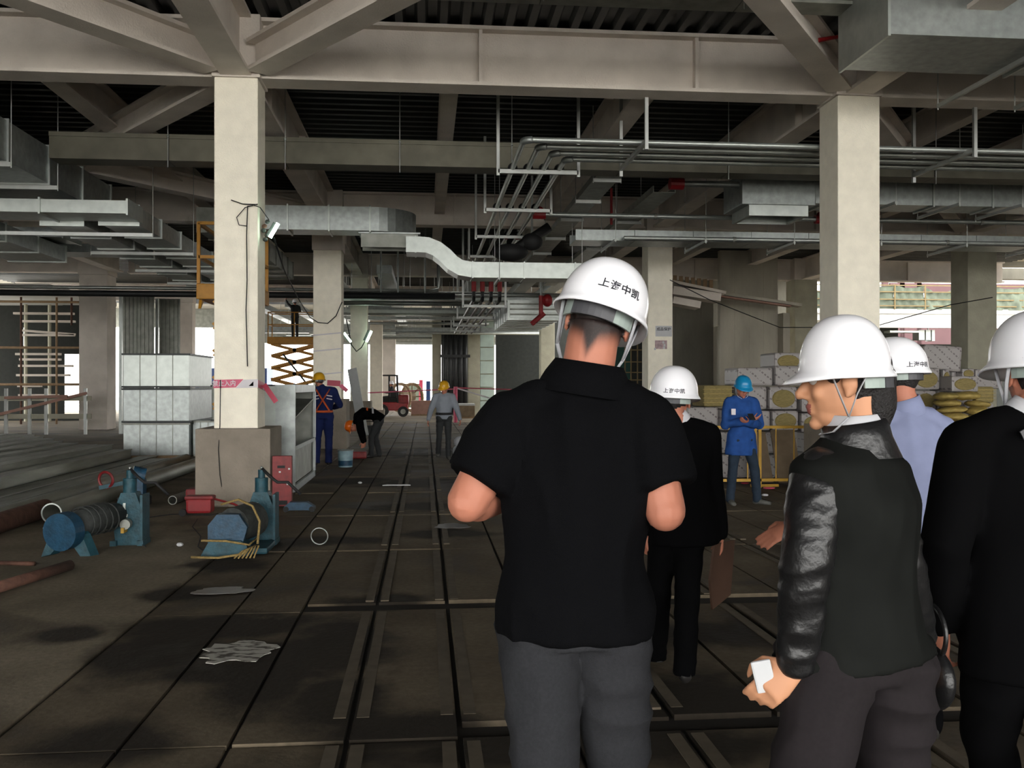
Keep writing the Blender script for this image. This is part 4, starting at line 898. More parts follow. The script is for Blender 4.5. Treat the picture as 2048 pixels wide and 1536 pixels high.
# ---- cables on columns
yb = 12.55
cable('coiled black cable hanging down the near left column face', [P(462, 400, 12.25), P(485, 408, 12.25), P(515, 409, 12.25), P(495, 412, 12.25), P(493, 470, 12.25), P(494, 560, 12.25), P(492, 620, 12.25), P(495, 733, 12.25)], .007)
cable('loop of black cable beside the lamp on the near left column', [P(515, 408, 12.25), P(490, 415, 12.24), P(473, 435, 12.24), P(478, 450, 12.24), P(493, 452, 12.25)], .006)
cable('short cable from the column bolt to the work lamp', [P(500, 408, 12.25), P(520, 415, 12.22), P(538, 440, 12.22)], .006)
cable('thin cable running down the left edge of the near left column and pedestal', [P(441, 760, 12.25), P(440, 850, 12.1), P(437, 900, 12.05), P(440, 950, 12.05), P(448, 1000, 12.1)], .006)
cable('sagging black cable loop across the second left column', [P(548, 476, 12.6), P(568, 540, 15), P(598, 600, 19), P(620, 635, 22.6), P(636, 645, 23.2), P(655, 647, 23.2), P(672, 632, 23.2), P(684, 604, 23.2)], .012)
cable('black cable loop hanging from the third column lamp', [P(693, 640, 33), P(703, 690, 34.2), P(713, 703, 34.2), P(723, 695, 34.2), P(734, 675, 34)], .02)
cable('thin wire sagging from the broad column at right toward the core wall', [P(1340, 560, 23), P(1420, 600, 24), P(1560, 655, 25), P(1700, 655, 24), P(1760, 650, 23.5), P(1900, 610, 22), P(1985, 595, 22.5)], .012)
# ---- notice on column B
nt = thing('paper_notice', 'grey paper notice with a row of dark characters on the column', 'notice', P(1330, 665, 23.9)); c = P(1329, 664, 1); ny = 23.95 - .33 - .012
def onB(u, v): 
    z = (ny) ; # plane y = ny
    d = P(u, v, 1) - V((0, 0, CAMH)); return V((0, 0, CAMH)) + d * (ny / d.y)
a = onB(1311, 673); e = onB(1344, 652); B().mm((a.x, ny, a.z), (e.x, ny + .004, e.z)).build('sheet', M['paper'], nt, True)
lettering('成品保护', .095, M['ink'], nt, lambda x, y: V((x + (a.x + e.x) / 2, ny - .004, y + e.z - .09)) - nt.location)
a2 = onB(1310, 698); e2 = onB(1334, 681); n2 = thing('paper_notice', 'smaller pinkish notice with torn white edges below the grey one', 'notice', (a2.x, ny, a2.z))
B().mm((a2.x, ny, a2.z), (e2.x, ny + .004, e2.z)).build('sheet', mat('notice_pink', (.55, .40, .42), .8, var=.3, scale=16), n2, True)
for dx, dz in ((.22, .17), (.25, .1), (.24, .03), (0, 0)): B().box((a2.x + dx, ny - .003, a2.z + dz), (.05, .003, .06)).build('torn_corner', M['paper'], n2, True)
# ================================================================ RIGHT-HAND SIDE
# insulation packs
def pack(label, u0, u1, v0, v1, z, kind, d=.75, ell=None, rot=0, parts=None, group='rock wool packs stacked behind the yellow barrier'):
    a = P(u0, v1, z); c = P(u1, v0, z); w = c.x - a.x; h = c.z - a.z; zb = max(0, a.z)
    t = thing('insulation_pack', label, 'insulation pack', ((a.x + c.x) / 2, a.y, zb), R(rot), group)
    q = B(); q.mm((-w / 2 + .006, 0, .004), (w / 2 - .006, d, h - .004), bev=min(.05, h * .12)); q.build('film_wrap' if kind != 'wool' else 'wool_slab', M['film'] if kind != 'wool' else M['wool'], t)
    if kind in ('end', 'both'):
        cx = 0 if kind == 'end' else w * .22; rx = (w * .40 if kind == 'end' else w * .26); rz = h * .38
        B().rings([((cx, -.006, h * .48), (rx, 0, 0), (0, 0, rz)), ((cx, -.018, h * .48), (rx * .93, 0, 0), (0, 0, rz * .92)), ((cx, -.022, h * .48), (rx * .5, 0, 0), (0, 0, rz * .5))], 24).build('wool_end', M['wool'], t)
    if kind == 'wool':
        for k in range(1, 5): B().mm((-w / 2 - .01, -.012, h * k / 5 - .006), (w / 2 + .01, .01, h * k / 5 + .004)).build('slab_edge', M['sack'], t)
    return t
PK = [
 ('greenish bare rock wool slabs at the left of the pack stack', 1407, 1468, 770, 814, 16.2, 'wool'),
 ('low wrapped pack under the bare wool slabs', 1375, 1440, 814, 852, 16.2, 'side'),
 ('wrapped pack behind the blue worker\'s left arm', 1442, 1505, 818, 862, 16.1, 'side'),
 ('printed wrapped pack just right of the blue helmet', 1475, 1549, 735, 772, 16.2, 'side'),
 ('printed pack under the topmost left one', 1550, 1606, 731, 772, 16.2, 'side'),
 ('topmost left pack showing a half oval of yellow wool', 1549, 1606, 705, 740, 16.5, 'end'),
 ('printed pack side level with the blue worker\'s face', 1478, 1537, 773, 819, 16.1, 'side'),
 ('pack with a large yellow oval end, right of the blue worker\'s head', 1538, 1598, 773, 820, 16.1, 'end'),
 ('printed pack side right of the blue worker\'s shoulder', 1500, 1543, 821, 862, 16.0, 'side'),
 ('pack with a yellow oval end just over the barrier rail', 1544, 1600, 821, 862, 16.0, 'end'),
 ('pack with an oval end mostly behind the leather-jacket person\'s chin', 1602, 1660, 826, 866, 16.0, 'end'),
 ('pack hidden behind the leather-jacket person\'s face', 1602, 1700, 773, 825, 16.1, 'both'),
 ('lowest row pack behind the barrier, left of its middle', 1440, 1520, 864, 908, 15.9, 'side'),
 ('lowest row pack behind the barrier, middle', 1521, 1600, 864, 908, 15.9, 'side'),
 ('bottom pack on the floor behind the barrier, left', 1440, 1530, 909, 957, 15.8, 'side'),
 ('bottom pack on the floor behind the barrier, right', 1531, 1620, 909, 957, 15.8, 'side'),
 ('big grey printed pack tilted against the broad column at right', 1846, 1926, 690, 742, 17.2, 'side'),
 ('pack with a bright oval end right of the light blue shirt\'s head', 1825, 1884, 736, 780, 16.6, 'end'),
 ('narrow pack with half an oval right of the bright oval one', 1885, 1902, 738, 780, 16.8, 'end'),
 ('dull printed pack in the right-hand stack, behind the small oval', 1903, 1925, 738, 780, 17.4, 'side'),
 ('small oval-ended pack high in the right-hand stack', 1924, 1951, 737, 757, 17.2, 'end'),
 ('long dull printed pack reaching toward the dark suit\'s helmet', 1950, 2010, 738, 778, 17.3, 'side'),
 ('white-edged pack with a wide yellow oval, front of the right stack', 1903, 1961, 752, 784, 16.3, 'end'),
 ('lower oval pack beside the light blue shirt\'s collar', 1828, 1876, 781, 822, 16.6, 'end'),
 ('printed pack under the white-edged oval one', 1877, 1905, 781, 822, 16.7, 'side'),
 ('hidden pack holding up the white-edged oval pack, behind the sacks', 1906, 1950, 785, 866, 16.45, 'side'),
 ('hidden pack under the bare wool chunk, behind the sacks', 1951, 1992, 807, 866, 16.6, 'side'),
 ('yellow bare wool chunk at the right of the pile', 1952, 1991, 773, 806, 16.6, 'wool'),
]
for r in PK: 
    t = pack(*r)
    if r[0].startswith('big grey'): t.rotation_euler = (0, R(4), R(-4))
for k, (u0, u1) in enumerate(((1622, 1700), (1701, 1790), (1791, 1880), (1881, 1990))):
    for j, (v0, v1) in enumerate(((867, 912), (913, 956))):
        pack(f'buried lower pack behind the walking group, {["first","second","third","fourth"][k]} from the left in the {["upper","bottom"][j]} row', u0, u1, v0, v1, 16.3, 'side')
pack('middle pack hidden behind the light blue shirt, left one', 1700, 1790, 822, 866, 16.4, 'side'); pack('middle pack hidden behind the light blue shirt, right one', 1791, 1880, 823, 866, 16.5, 'side'); pack('upper pack hidden between the two white helmets', 1702, 1822, 773, 821, 16.5, 'both')
# yellow sacks
g = random.Random(9)
SK = [(1885, 1935, 800, 814), (1918, 1976, 784, 800), (1890, 1950, 814, 827), (1948, 1994, 802, 815), (1950, 1990, 815, 830), (1896, 1952, 827, 842), (1950, 1998, 830, 845), (1885, 1930, 786, 800), (1900, 1960, 842, 860)]
for k, (u0, u1, v0, v1) in enumerate(SK):
    a = P(u0, v1, 15.9 - .03 * k); c = P(u1, v0, 15.9 - .03 * k); w = c.x - a.x; h = c.z - a.z
    q = B(); q.ell((0, .22, h / 2), (w / 2, .26, h * .56), n=18)
    for v in q.bm.verts: v.co += V((0, 0, .02 * mnoise.noise(v.co * 9 + V((k * 3, 0, 0)))))
    o = q.build('yellow_sack', M['sack'], None, False, True); o.location = ((a.x + c.x) / 2, a.y, a.z); o.rotation_euler = (0, R(-6 + 12 * g.random()), 0)
    tag(o, ['flattened yellow sack, left in the upper part of the sack pile', 'orange-tinged yellow sack topping the sack pile', 'flat yellow sack in the middle left of the pile', 'yellow sack at the right of the sack pile', 'second yellow sack down at the right of the pile', 'low left yellow sack near the dark suit\'s shoulder', 'low right yellow sack near the dark suit\'s shoulder', 'small yellow sack left of the topmost one', 'bottom yellow sack of the pile'][k], 'sack', 'yellow sacks heaped at right')
a = P(1880, 864, 15.9); c = P(2005, 955, 15.9); tag(B().mm((a.x, a.y, 0), (c.x, a.y + .5, a.z)).build('brown_carton', M['ply'], None, True), 'brown carton under the heap of yellow sacks', 'box')
# yellow barrier
fz = 14.4; y = FX(1560, fz).y
def fence_panel(label, u0, u1):
    a = FX(u0, fz).x; c = FX(u1, fz).x; t = thing('safety_barrier', label, 'barrier', ((a + c) / 2, y, 0)); H = .96; r = .022
    for x in (a + .03, c - .03): B().mm((x - r, y - r, .0), (x + r, y + r, H)).build('post', M['yellow'], t, True)
    for z in (H - .02, .12): B().mm((a, y - r, z - r), (c, y + r, z + r)).build('rail', M['yellow'], t, True)
    xm = a
    while xm < c - .3:
        xm += .29; B().mm((xm - .008, y - .008, .12), (xm + .008, y + .008, H)).build('upright', M['yellow'], t, True)
    return t
fence_panel('yellow barrier panel left of and behind the blue worker', 1418, 1512); fence_panel('yellow barrier panel right of the blue worker', 1514, 1552 + 70); fence_panel('yellow barrier panel behind the leather jacket', 1625, 1745); fence_panel('yellow barrier panel behind the light blue shirt', 1748, 1870)
for k, (u0, u1, v0, m) in enumerate(((1512, 1547, 866, 'crate'), (1556, 1606, 862, 'ply'))):
    a = FX(u0, 14.9); c = FX(u1, 14.9); t = P(u0, v0, 14.9).z; tag(B().bar((((a.x + c.x) / 2), a.y + .35, t), ((a.x + c.x) / 2, a.y - .02, .02), c.x - a.x, .02).build('leaning_board', M['ply'], None, True), ('pale brown board leaning behind the barrier beside the blue worker', 'brown board leaning behind the barrier right of the yellow post')[k], 'board')
c = F(1550, 975); tag(B().mm((c.x - .35, c.y + .1, 0), (c.x + .1, c.y + .13, .04)).build('yellow_rail', M['yellow'], None, True), 'yellow rail lying at the foot of the barrier', 'rail')
for k, (u, v, m, w) in enumerate(((1538, 978, 'pink', .10), (1490, 968, 'tapered', .07), (1478, 963, 'white', .06), (1530, 992, 'paper', .05))):
    c = F(u, v); tag(B().ell((c.x, c.y, .015), (w, .05, .018), n=8).build('litter_scrap', M[m], None, True), ('pink wrapper on the floor right of the blue worker\'s feet', 'dark red scrap between the blue worker\'s feet', 'white scrap between the blue worker\'s feet', 'pale scrap nearest the blue worker\'s right boot')[k], 'litter')
# stair slabs and ledge in front of the core wall
st = thing('stair_flight', 'sloping precast stair beams between the notice column and core wall', 'stairs', P(1395, 600, 30))
for (u0, v0, u1, v1, w) in ((1342, 583, 1436, 597, .26), (1342, 602, 1396, 612, .22), (1342, 566, 1446, 588, .09)):
    B().bar(P(u0, v0, 30), P(u1, v1, 30), .9, w).build('stair_beam', M['beam'], st, True)
for k in range(7): B().box(P(1350 + 12 * k, 560 + 1.5 * k, 30.3), (.12, .05, .30)).build('prop_block', M['wood'], st, True)
t = thing('rusty_ledge', 'thin rust-stained ledge sloping across the core wall', 'ledge', P(1520, 600, 31.5)); B().bar(P(1440, 588, 31.5), P(1600, 611, 31.5), .5, .10).build('ledge_slab', M['wallc'], t, True); B().bar(P(1440, 593, 31.3), P(1580, 613, 31.3), .3, .05).build('rusty_edge', M['crate'], t, True)
# mezzanine across the atrium
mz = 44; a = FX(1562, mz); e = FX(2120, mz); y = FX(1800, mz).y; S = lambda v: P(1800, v, mz).z
t = tag(B().mm((a.x, y, S(627)), (e.x + 2, y + 7, S(618))).build('mezzanine_floor', M['whitewall'], None, True), kind='structure')
tag(B().mm((FX(1747, mz).x, y + .1, S(655)), (e.x + 2, y + .4, S(627))).mm((a.x, y + .1, S(641)), (FX(1745, mz).x, y + .4, S(627))).build('mezzanine_fascia', M['whitewall'], None, True), kind='structure')
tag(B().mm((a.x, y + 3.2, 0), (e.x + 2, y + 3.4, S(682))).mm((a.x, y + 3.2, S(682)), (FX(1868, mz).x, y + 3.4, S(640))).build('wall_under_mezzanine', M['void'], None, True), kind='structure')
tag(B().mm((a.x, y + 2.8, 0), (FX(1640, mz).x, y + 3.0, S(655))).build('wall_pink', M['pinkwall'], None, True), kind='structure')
rt = thing('mezzanine_railing', 'yellow railing of the mezzanine hung with sagging green netting', 'railing', (0.5 * (a.x + e.x), y, S(618)))
for v in (571, 584, 599, 612): B().bar((a.x, y - .05, S(v)), (e.x, y - .05, S(v)), .05, .05).build('rail', M['yellowd'], rt, True)
x = a.x
us = [1565, 1590, 1660, 1788, 1852, 1922, 1998, 2070]
for u in us: X = FX(u, mz).x; B().bar((X, y - .05, S(619)), (X, y - .05, S(569)), .06, .06).build('post', M['yellowd'], rt, True)
g = random.Random(4)
for i in range(len(us) - 1):
    x0, x1 = FX(us[i], mz).x, FX(us[i + 1], mz).x; q = B(); n, mm_ = 14, 7; grid = []
    for k in range(n + 1):
        f = k / n; sag = .42 * math.sin(math.pi * f) * (.25 if i not in (1, 4) else .8)
        col_ = []
        for j in range(mm_ + 1):
            top = S(571) - sag; z = S(619) + (top - S(619)) * j / mm_
            col_.append(q.bm.verts.new((x0 + (x1 - x0) * f, y + .02 + .14 * mnoise.noise(V((x0 + f * (x1 - x0) * 1.0, z * .7, i * 2.3))) * 1.5 + .05 * math.sin(f * 22 + j), z)))
        grid.append(col_)
    for k in range(n):
        for j in range(mm_): q.bm.faces.new((grid[k][j], grid[k + 1][j], grid[k + 1][j + 1], grid[k][j + 1]))
    q.build('netting', M['net'], rt, True, True)
t = thing('atrium_duct', 'silver ducts glimpsed under the mezzanine beside the broad column', 'duct', P(1830, 668, 46)); 
for (u0, u1, v0, v1) in ((1838, 1850, 660, 680), (1852, 1862, 660, 680), (1864, 1870, 660, 682)): q0 = P(u0, v1, 45.5); q1 = P(u1, v0, 45.5); B().mm((q0.x, q0.y, q0.z), (q1.x, q0.y + .6, q1.z)).build('duct_section', M['galvl'], t, True)
q0 = P(1780, 665, 45); q1 = P(1842, 661, 45); B().mm((q0.x, q0.y, q0.z), (q1.x, q0.y + .6, q1.z)).build('duct_section', M['galvl'], t, True)
B().cyl(P(1856, 660, 45.7), P(1856, 628, 45.7), .03, 6).build('rod', M['strut'], t, True)
lamp('round site light under the mezzanine left of the dark column', P(1561, 664, 44), .2, (1, 0, .1))
# pink building with windows beyond the atrium
bz = 64; y = FX(1800, bz).y; t = thing('pink_building', 'pink rendered building with white windows beyond the mezzanine', 'building', (FX(1790, bz).x, y, 0))
a = FX(1640, bz); e = FX(2100, bz); q = B(); Hh = P(1800, 535, bz).z
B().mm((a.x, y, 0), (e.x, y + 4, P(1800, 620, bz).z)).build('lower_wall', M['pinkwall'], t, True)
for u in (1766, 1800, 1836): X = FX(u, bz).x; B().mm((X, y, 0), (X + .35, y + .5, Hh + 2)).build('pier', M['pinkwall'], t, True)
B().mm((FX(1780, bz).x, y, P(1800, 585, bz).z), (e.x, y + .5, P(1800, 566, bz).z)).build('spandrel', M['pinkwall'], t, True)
for (u0, u1) in ((1640, 1764), (1770, 1798), (1804, 1834)): B().mm((FX(u0, bz).x, y + .2, P(1800, 590, bz).z), (FX(u1, bz).x, y + .3, Hh + 2)).build('window_pane', M['white'], t, True)
# upper concrete beams seen over the mezzanine
t = thing('edge_beam', 'grey stepped edge beam over the mezzanine at right', 'beam', P(1900, 540, 38))
for (v0, v1, z) in ((512, 530, 37), (534, 556, 38)): q0 = P(1832, v1, z); q1 = P(2100, v0, z); B().mm((q0.x, q0.y, q0.z), (q1.x + 1, q0.y + .5, q1.z)).build('beam_face', M['walld'], t, True)
# yellow frame and green curtain between the polo man and the notice column
t = thing('access_frame', 'yellow gridded frame left of the notice column', 'frame', FX(1268, 30)); 
for u in (1250, 1262, 1275, 1288): B().bar(FX(u, 30), FX(u, 30) + V((0, 0, 3.2)), .035, .035).build('upright', M['yellowd'], t, True)
for v in (677, 700, 724, 745, 760, 790): q0 = P(1248, v, 30); q1 = P(1290, v, 30); B().bar(q0, q1, .035, .035).build('rung', M['yellowd'], t, True)
q0 = P(1200, 850, 31); q1 = P(1262, 665, 31); tag(B().mm((q0.x, q0.y, 0), (q1.x, q0.y + .08, q1.z)).build('green_curtain', mat('dark_green_sheet', (.012, .06, .045), .8, var=.2), None, True), 'dark green sheet hanging beside the yellow gridded frame', 'sheet')
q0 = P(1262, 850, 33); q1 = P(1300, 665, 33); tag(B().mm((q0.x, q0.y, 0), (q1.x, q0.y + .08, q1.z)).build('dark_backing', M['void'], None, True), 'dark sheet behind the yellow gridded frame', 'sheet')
# ================================================================ PEOPLE
def remesh(bm_b, voxel, smooth=3, disp=None):
    me = bm_b.mesh('t'); o = bpy.data.objects.new('t', me); COL.objects.link(o)
    md = o.modifiers.new('r', 'REMESH'); md.mode = 'VOXEL'; md.voxel_size = voxel; md.use_smooth_shade = True
    dg = bpy.context.evaluated_depsgraph_get(); m2 = bpy.data.meshes.new_from_object(o.evaluated_get(dg)); bpy.data.objects.remove(o); bpy.data.meshes.remove(me)
    bm = bmesh.new(); bm.from_mesh(m2)
    for _ in range(smooth): bmesh.ops.smooth_vert(bm, verts=bm.verts, factor=.5, use_axis_x=True, use_axis_y=True, use_axis_z=True)
    if disp:
        bm.normal_update(); ns = [v.normal.copy() for v in bm.verts]
        for v, n in zip(bm.verts, ns): v.co += n * disp(v.co)
    bm.to_mesh(m2); bm.free()
    for p in m2.polygons: p.use_smooth = True
    return m2
def mesh_child(me, name, mats, parent, label=None):
    me.materials.clear()
    for m in mats: me.materials.append(m)
    o = bpy.data.objects.new(name, me); COL.objects.link(o); o.parent = parent
    if label: o['label'] = label
    return o
def limb(b, pts, rs, n=14, flat=None):
    """tapered tube with rounded ends"""
    pts = [V(p) for p in pts]; b.tube(pts, rs, n, True, flat)
    b.ell(pts[0], (rs[0],) * 3, n=10); b.ell(pts[-1], (rs[-1],) * 3, n=10)
    for p, r in zip(pts[1:-1], rs[1:-1]): b.ell(p, (r * .99,) * 3, n=10)
def hand(b, w, d, n, side, s=1.0, curl=.5, spread=.02):
    """w wrist, d pointing direction, n palm normal (fingers curl toward it), side +1/-1 picks where the thumb is"""
    w = V(w); d = V(d).normalized(); n = V(n); n = (n - d * n.dot(d)).normalized(); t = d.cross(n) * side
    pc = w + d * .05 * s
    b.rings([(w - d * .01, t * .027 * s, n * .02 * s), (w + d * .02 * s, t * .033 * s, n * .018 * s), (w + d * .06 * s, t * .041 * s, n * .015 * s), (w + d * .092 * s, t * .040 * s, n * .012 * s)], 14)
    for k, (off, L) in enumerate(((.031, .068), (.011, .078), (-.010, .072), (-.030, .056))):
        p = w + d * .085 * s + t * off * s; a = curl * (.5 + .12 * k); pts = [p]; dd = d + t * off * spread * 30; dd.normalize(); cur = p
        for seg in (.45, .32, .23):
            dd = (Matrix.Rotation(0, 3, 'X') @ dd); c, s_ = math.cos(a), math.sin(a); nn = n - dd * n.dot(dd); nn.normalize(); dd = (dd * c + nn * s_).normalized(); cur = cur + dd * L * s * seg; pts.append(cur)
        limb(b, pts, [.0095 * s, .0088 * s, .0082 * s, .0070 * s], 8)
    p = w + d * .025 * s + t * .028 * s
    limb(b, [p, p + (d * .6 + t * .75 + n * .3).normalized() * .038 * s, p + (d * .8 + t * .55 + n * .45).normalized() * .068 * s, p + (d * .9 + t * .3 + n * .6).normalized() * .092 * s], [.013 * s, .0115 * s, .010 * s, .008 * s], 8)
def basis(f, u):
    f = V(f).normalized(); u = V(u); r = f.cross(u).normalized(); u = r.cross(f).normalized()
    return r, f, u
def helmet(parent, c, f, u, m, text=True, s=1.0, sy=1.0, lift=0, textaz=0, textel=.27, strap=True, band=True, peak=.05, tw=.042, ridge=0, lab=None):
    """c skull centre (parent space), f face direction, u up"""
    r, f, u = basis(f, u); O = V(c) + u * (.035 + lift) * s; RX, RY, RZ = .116 * s, .136 * s * sy, .128 * s
    def pt(az, el, k=1.0, dz=0):   # az 0 = front, + toward the wearer's right
        ce, se = math.cos(el), math.sin(el); prof = ce ** .85
        return O + r * math.sin(az) * RX * prof * k + f * math.cos(az) * RY * prof * k + u * (RZ * se + dz)
    q = B(); bm = q.bm; n = 40; pv = None; top = bm.verts.new(pt(0, math.pi / 2))
    rows = []
    for i in range(1, 15):
        el = math.pi / 2 * (1 - i / 14); rows.append([bm.verts.new(pt(2 * math.pi * k / n, el)) for k in range(n)])
    def rim(k, e, dz, pk):
        az = 2 * math.pi * k / n; fr = max(0, math.cos(az)) ** 2.2; d = r * math.sin(az) + f * math.cos(az)
        return O + r * math.sin(az) * RX + f * math.cos(az) * RY + d * (e + pk * fr) + u * (dz - fr * pk * .42 - .012 * abs(math.sin(az)) * 0)
    rows.append([bm.verts.new(rim(k, .004 * s, -.014 * s, 0)) for k in range(n)])
    rows.append([bm.verts.new(rim(k, .010 * s, -.022 * s, peak * .5 * s)) for k in range(n)])
    rows.append([bm.verts.new(rim(k, .012 * s, -.029 * s, peak * s)) for k in range(n)])
    rows.append([bm.verts.new(rim(k, .009 * s, -.032 * s, peak * .95 * s)) for k in range(n)])
    rows.append([bm.verts.new(rim(k, -.002 * s, -.022 * s, peak * .2 * s)) for k in range(n)])
    rows.append([bm.verts.new(rim(k, -.004 * s, .0, 0)) for k in range(n)])
    for i in range(1, 10):
        el = math.pi / 2 * (i / 10); rows.append([bm.verts.new(pt(2 * math.pi * k / n, el, .965, -.003)) for k in range(n)])
    for k in range(n): bm.faces.new((top, rows[0][k], rows[0][(k + 1) % n]))
    for a, b_ in zip(rows, rows[1:]):
        for k in range(n): bm.faces.new((a[k], b_[k], b_[(k + 1) % n], a[(k + 1) % n]))
    bm.faces.new(rows[-1])
    h = q.build('hard_hat', m, parent, smooth=True, label=lab)
    if text:
        def fn(x, y):
            az = textaz - x / RX / .9; el = textel + y / RZ; p = pt(az, el); nrm = (p - O).normalized(); return p + nrm * .0022
        me = text_mesh('上海中凯', tw)
        bm2 = bmesh.new(); bm2.from_mesh(me); bmesh.ops.subdivide_edges(bm2, edges=[e for e in bm2.edges if e.calc_length() > .01], cuts=2); bmesh.ops.triangulate(bm2, faces=bm2.faces); bm2.to_mesh(me); bm2.free()
        for v in me.vertices: v.co = fn(-v.co.x, v.co.y) if False else fn(v.co.x, v.co.y)
        mesh_child(me, 'lettering', [M['ink']], h)
    if band:
        pts = [O + r * math.sin(a) * .092 * s + f * math.cos(a) * .108 * s - u * .035 * s for a in [R(110) + R(140) * i / 14 for i in range(15)]]
        for (i0, i1, m_) in ((0, 5, 'bandg'), (4, 11, 'bandd'), (10, 14, 'bandg')):
            q = B(); pv = None
            for p in pts[i0:i1 + 1]:
                d = (p - O); d -= u * d.dot(u); d.normalize(); e = .003 if m_ == 'bandd' else 0
                vs = [q.bm.verts.new(p + d * (.004 + e) + u * .022 * s), q.bm.verts.new(p + d * (.004 + e) - u * .022 * s), q.bm.verts.new(p - d * .003 - u * .022 * s), q.bm.verts.new(p - d * .003 + u * .022 * s)]
                if pv:
                    for k in range(4): q.bm.faces.new((pv[k], pv[(k + 1) % 4], vs[(k + 1) % 4], vs[k]))
                else: q.bm.faces.new(vs)
                pv = vs
            q.bm.faces.new(pv); q.build('headband', M[m_], h, smooth=False)
    if strap:
        for sd in (-1, 1):
            base = O + r * sd * .098 * s - u * .012 * s; ear = O + r * sd * .088 * s - u * .125 * s - f * .0 * s; chin = V(c) + f * .062 * s - u * .135 * s + r * sd * .012 * s
            q = B(); q.tube([base + f * .04 * s, O + r * sd * .094 * s - u * .07 * s + f * .02 * s, ear], .0055 * s, 6, True, .35); q.tube([base - f * .05 * s, O + r * sd * .094 * s - u * .07 * s - f * .02 * s, ear], .0055 * s, 6, True, .35)
            q.tube([ear, O + r * sd * .07 * s - u * .16 * s + f * .035 * s, chin], .006 * s, 6, True, .35); q.build('chin_strap', M['strap'], h, smooth=True)
    return h
def head_geo(b, c, f, u, s=1.0, female=False):
    r, f, u = basis(f, u); c = V(c)
    def q(x, y, z): return c + r * x * s + f * y * s + u * z * s
    rot = Matrix((r, f, u)).transposed()
    def e(x, y, z, a, bb, cc, n=14): b.ell(q(x, y, z), (a * s, bb * s, cc * s), rot, n)
    e(0, -.012, .032, .076, .097, .083, 20); e(0, .018, -.03, .064, .072, .085, 18); e(0, .036, -.084, .046, .046, .036); e(0, .074, -.106, .020, .018, .017)
    e(0, .075, .026, .050, .019, .013); e(-.034, .066, -.03, .022, .018, .022); e(.034, .066, -.03, .022, .018, .022)
    b.tube([q(0, .083, .008), q(0, .098, -.012), q(0, .112, -.034)], [.009 * s, .011 * s, .014 * s], 10); e(0, .110, -.036, .014, .012, .010); e(-.014, .094, -.039, .009, .010, .008); e(.014, .094, -.039, .009, .010, .008)
    e(0, .086, -.062, .023, .013, .007); e(0, .083, -.076, .020, .013, .008)
    for sd in (-1, 1):
        rr = rot @ Matrix.Rotation(R(12) * sd, 3, 'Z') 
        b.ell(q(sd * .077, -.006, -.010), (.009 * s, .021 * s, .033 * s), rr, 10); b.ell(q(sd * .079, .0, -.036), (.007 * s, .010 * s, .012 * s), rr, 8)
    return rot
def face_bits(parent, body_me, c, f, u, s=1.0):
    r, f, u = basis(f, u); c = V(c)
    for sd in (-1, 1):
        p = c + r * sd * .031 * s + f * .076 * s + u * .003 * s
        q = B(); q.ell(p, (.0125 * s,) * 3, n=12); o = q.build('eye', M['eye'], parent, smooth=True); B().ell(p + f * .009 * s, (.006 * s, .006 * s, .006 * s), n=10).build('iris', M['black'], o, smooth=True)
        B().tube([p + u * .022 * s + f * .006 * s - r * sd * .016 * s, p + u * .026 * s + f * .008 * s, p + u * .020 * s - f * .004 * s + r * sd * .020 * s], [.0028 * s, .0038 * s, .002 * s], 6).build('eyebrow', M['hair'], parent, smooth=True)
def hair_cap(parent, c, f, u, s=1.0, m='hair', nape=-.075, sides=-.02, grow=1.035, point=0, bob=False, name='hair'):
    r, f, u = basis(f, u); c = V(c); rot = Matrix((r, f, u)).transposed(); q = B()
    g = bmesh.ops.create_uvsphere(q.bm, u_segments=64, v_segments=48, radius=1.0); kill = []
    for v in q.bm.verts: 
        v.co = V((v.co.x * .076 * grow, v.co.y * .097 * grow - .012, v.co.z * .083 * grow + .032))
        if v.co.z < 0 and v.co.y < .02:  # follow the back of the skull down to the nape
            v.co.y = min(v.co.y, v.co.y); 
    # extend the back downward
    for v in q.bm.verts:
        if v.co.y < .01 and v.co.z < .01:
            k = (.01 - v.co.z) / .07; v.co.z -= .045 * k; v.co.y -= .0 * k; v.co.x *= 1 - .10 * k
    for fc in list(q.bm.faces):
        p = fc.calc_center_median(); lim = sides if p.y > -.02 else nape + (0.02 + p.y) * 0
        if p.y < -.02: lim = nape + .03 * min(1, abs(p.x) / .06) - point * max(0, 1 - abs(p.x) / .022)
        if p.y > .055: lim = .075
        elif p.y > .0: lim = max(sides, .0 + (p.y) * .5)
        if p.z < lim: kill.append(fc)
    bmesh.ops.delete(q.bm, geom=kill, context='FACES')
    r_ = bmesh.ops.solidify(q.bm, geom=q.bm.faces[:], thickness=-.004) if False else None
    for v in q.bm.verts: v.co = c + rot @ (v.co * s)
    o = q.build(name, M[m], parent, smooth=True)
    md = o.modifiers.new('thick', 'SOLIDIFY'); md.thickness = .006; md.offset = -1
    return o
def folds(amp, fx, fy, fz, seed=0, amp2=0):
    def d(co):
        a = mnoise.noise(V((co.x * fx + seed, co.y * fy, co.z * fz))); a = 1 - 2 * abs(a)
        return amp * a + (amp2 * mnoise.noise(co * 40) if amp2 else 0)
    return d
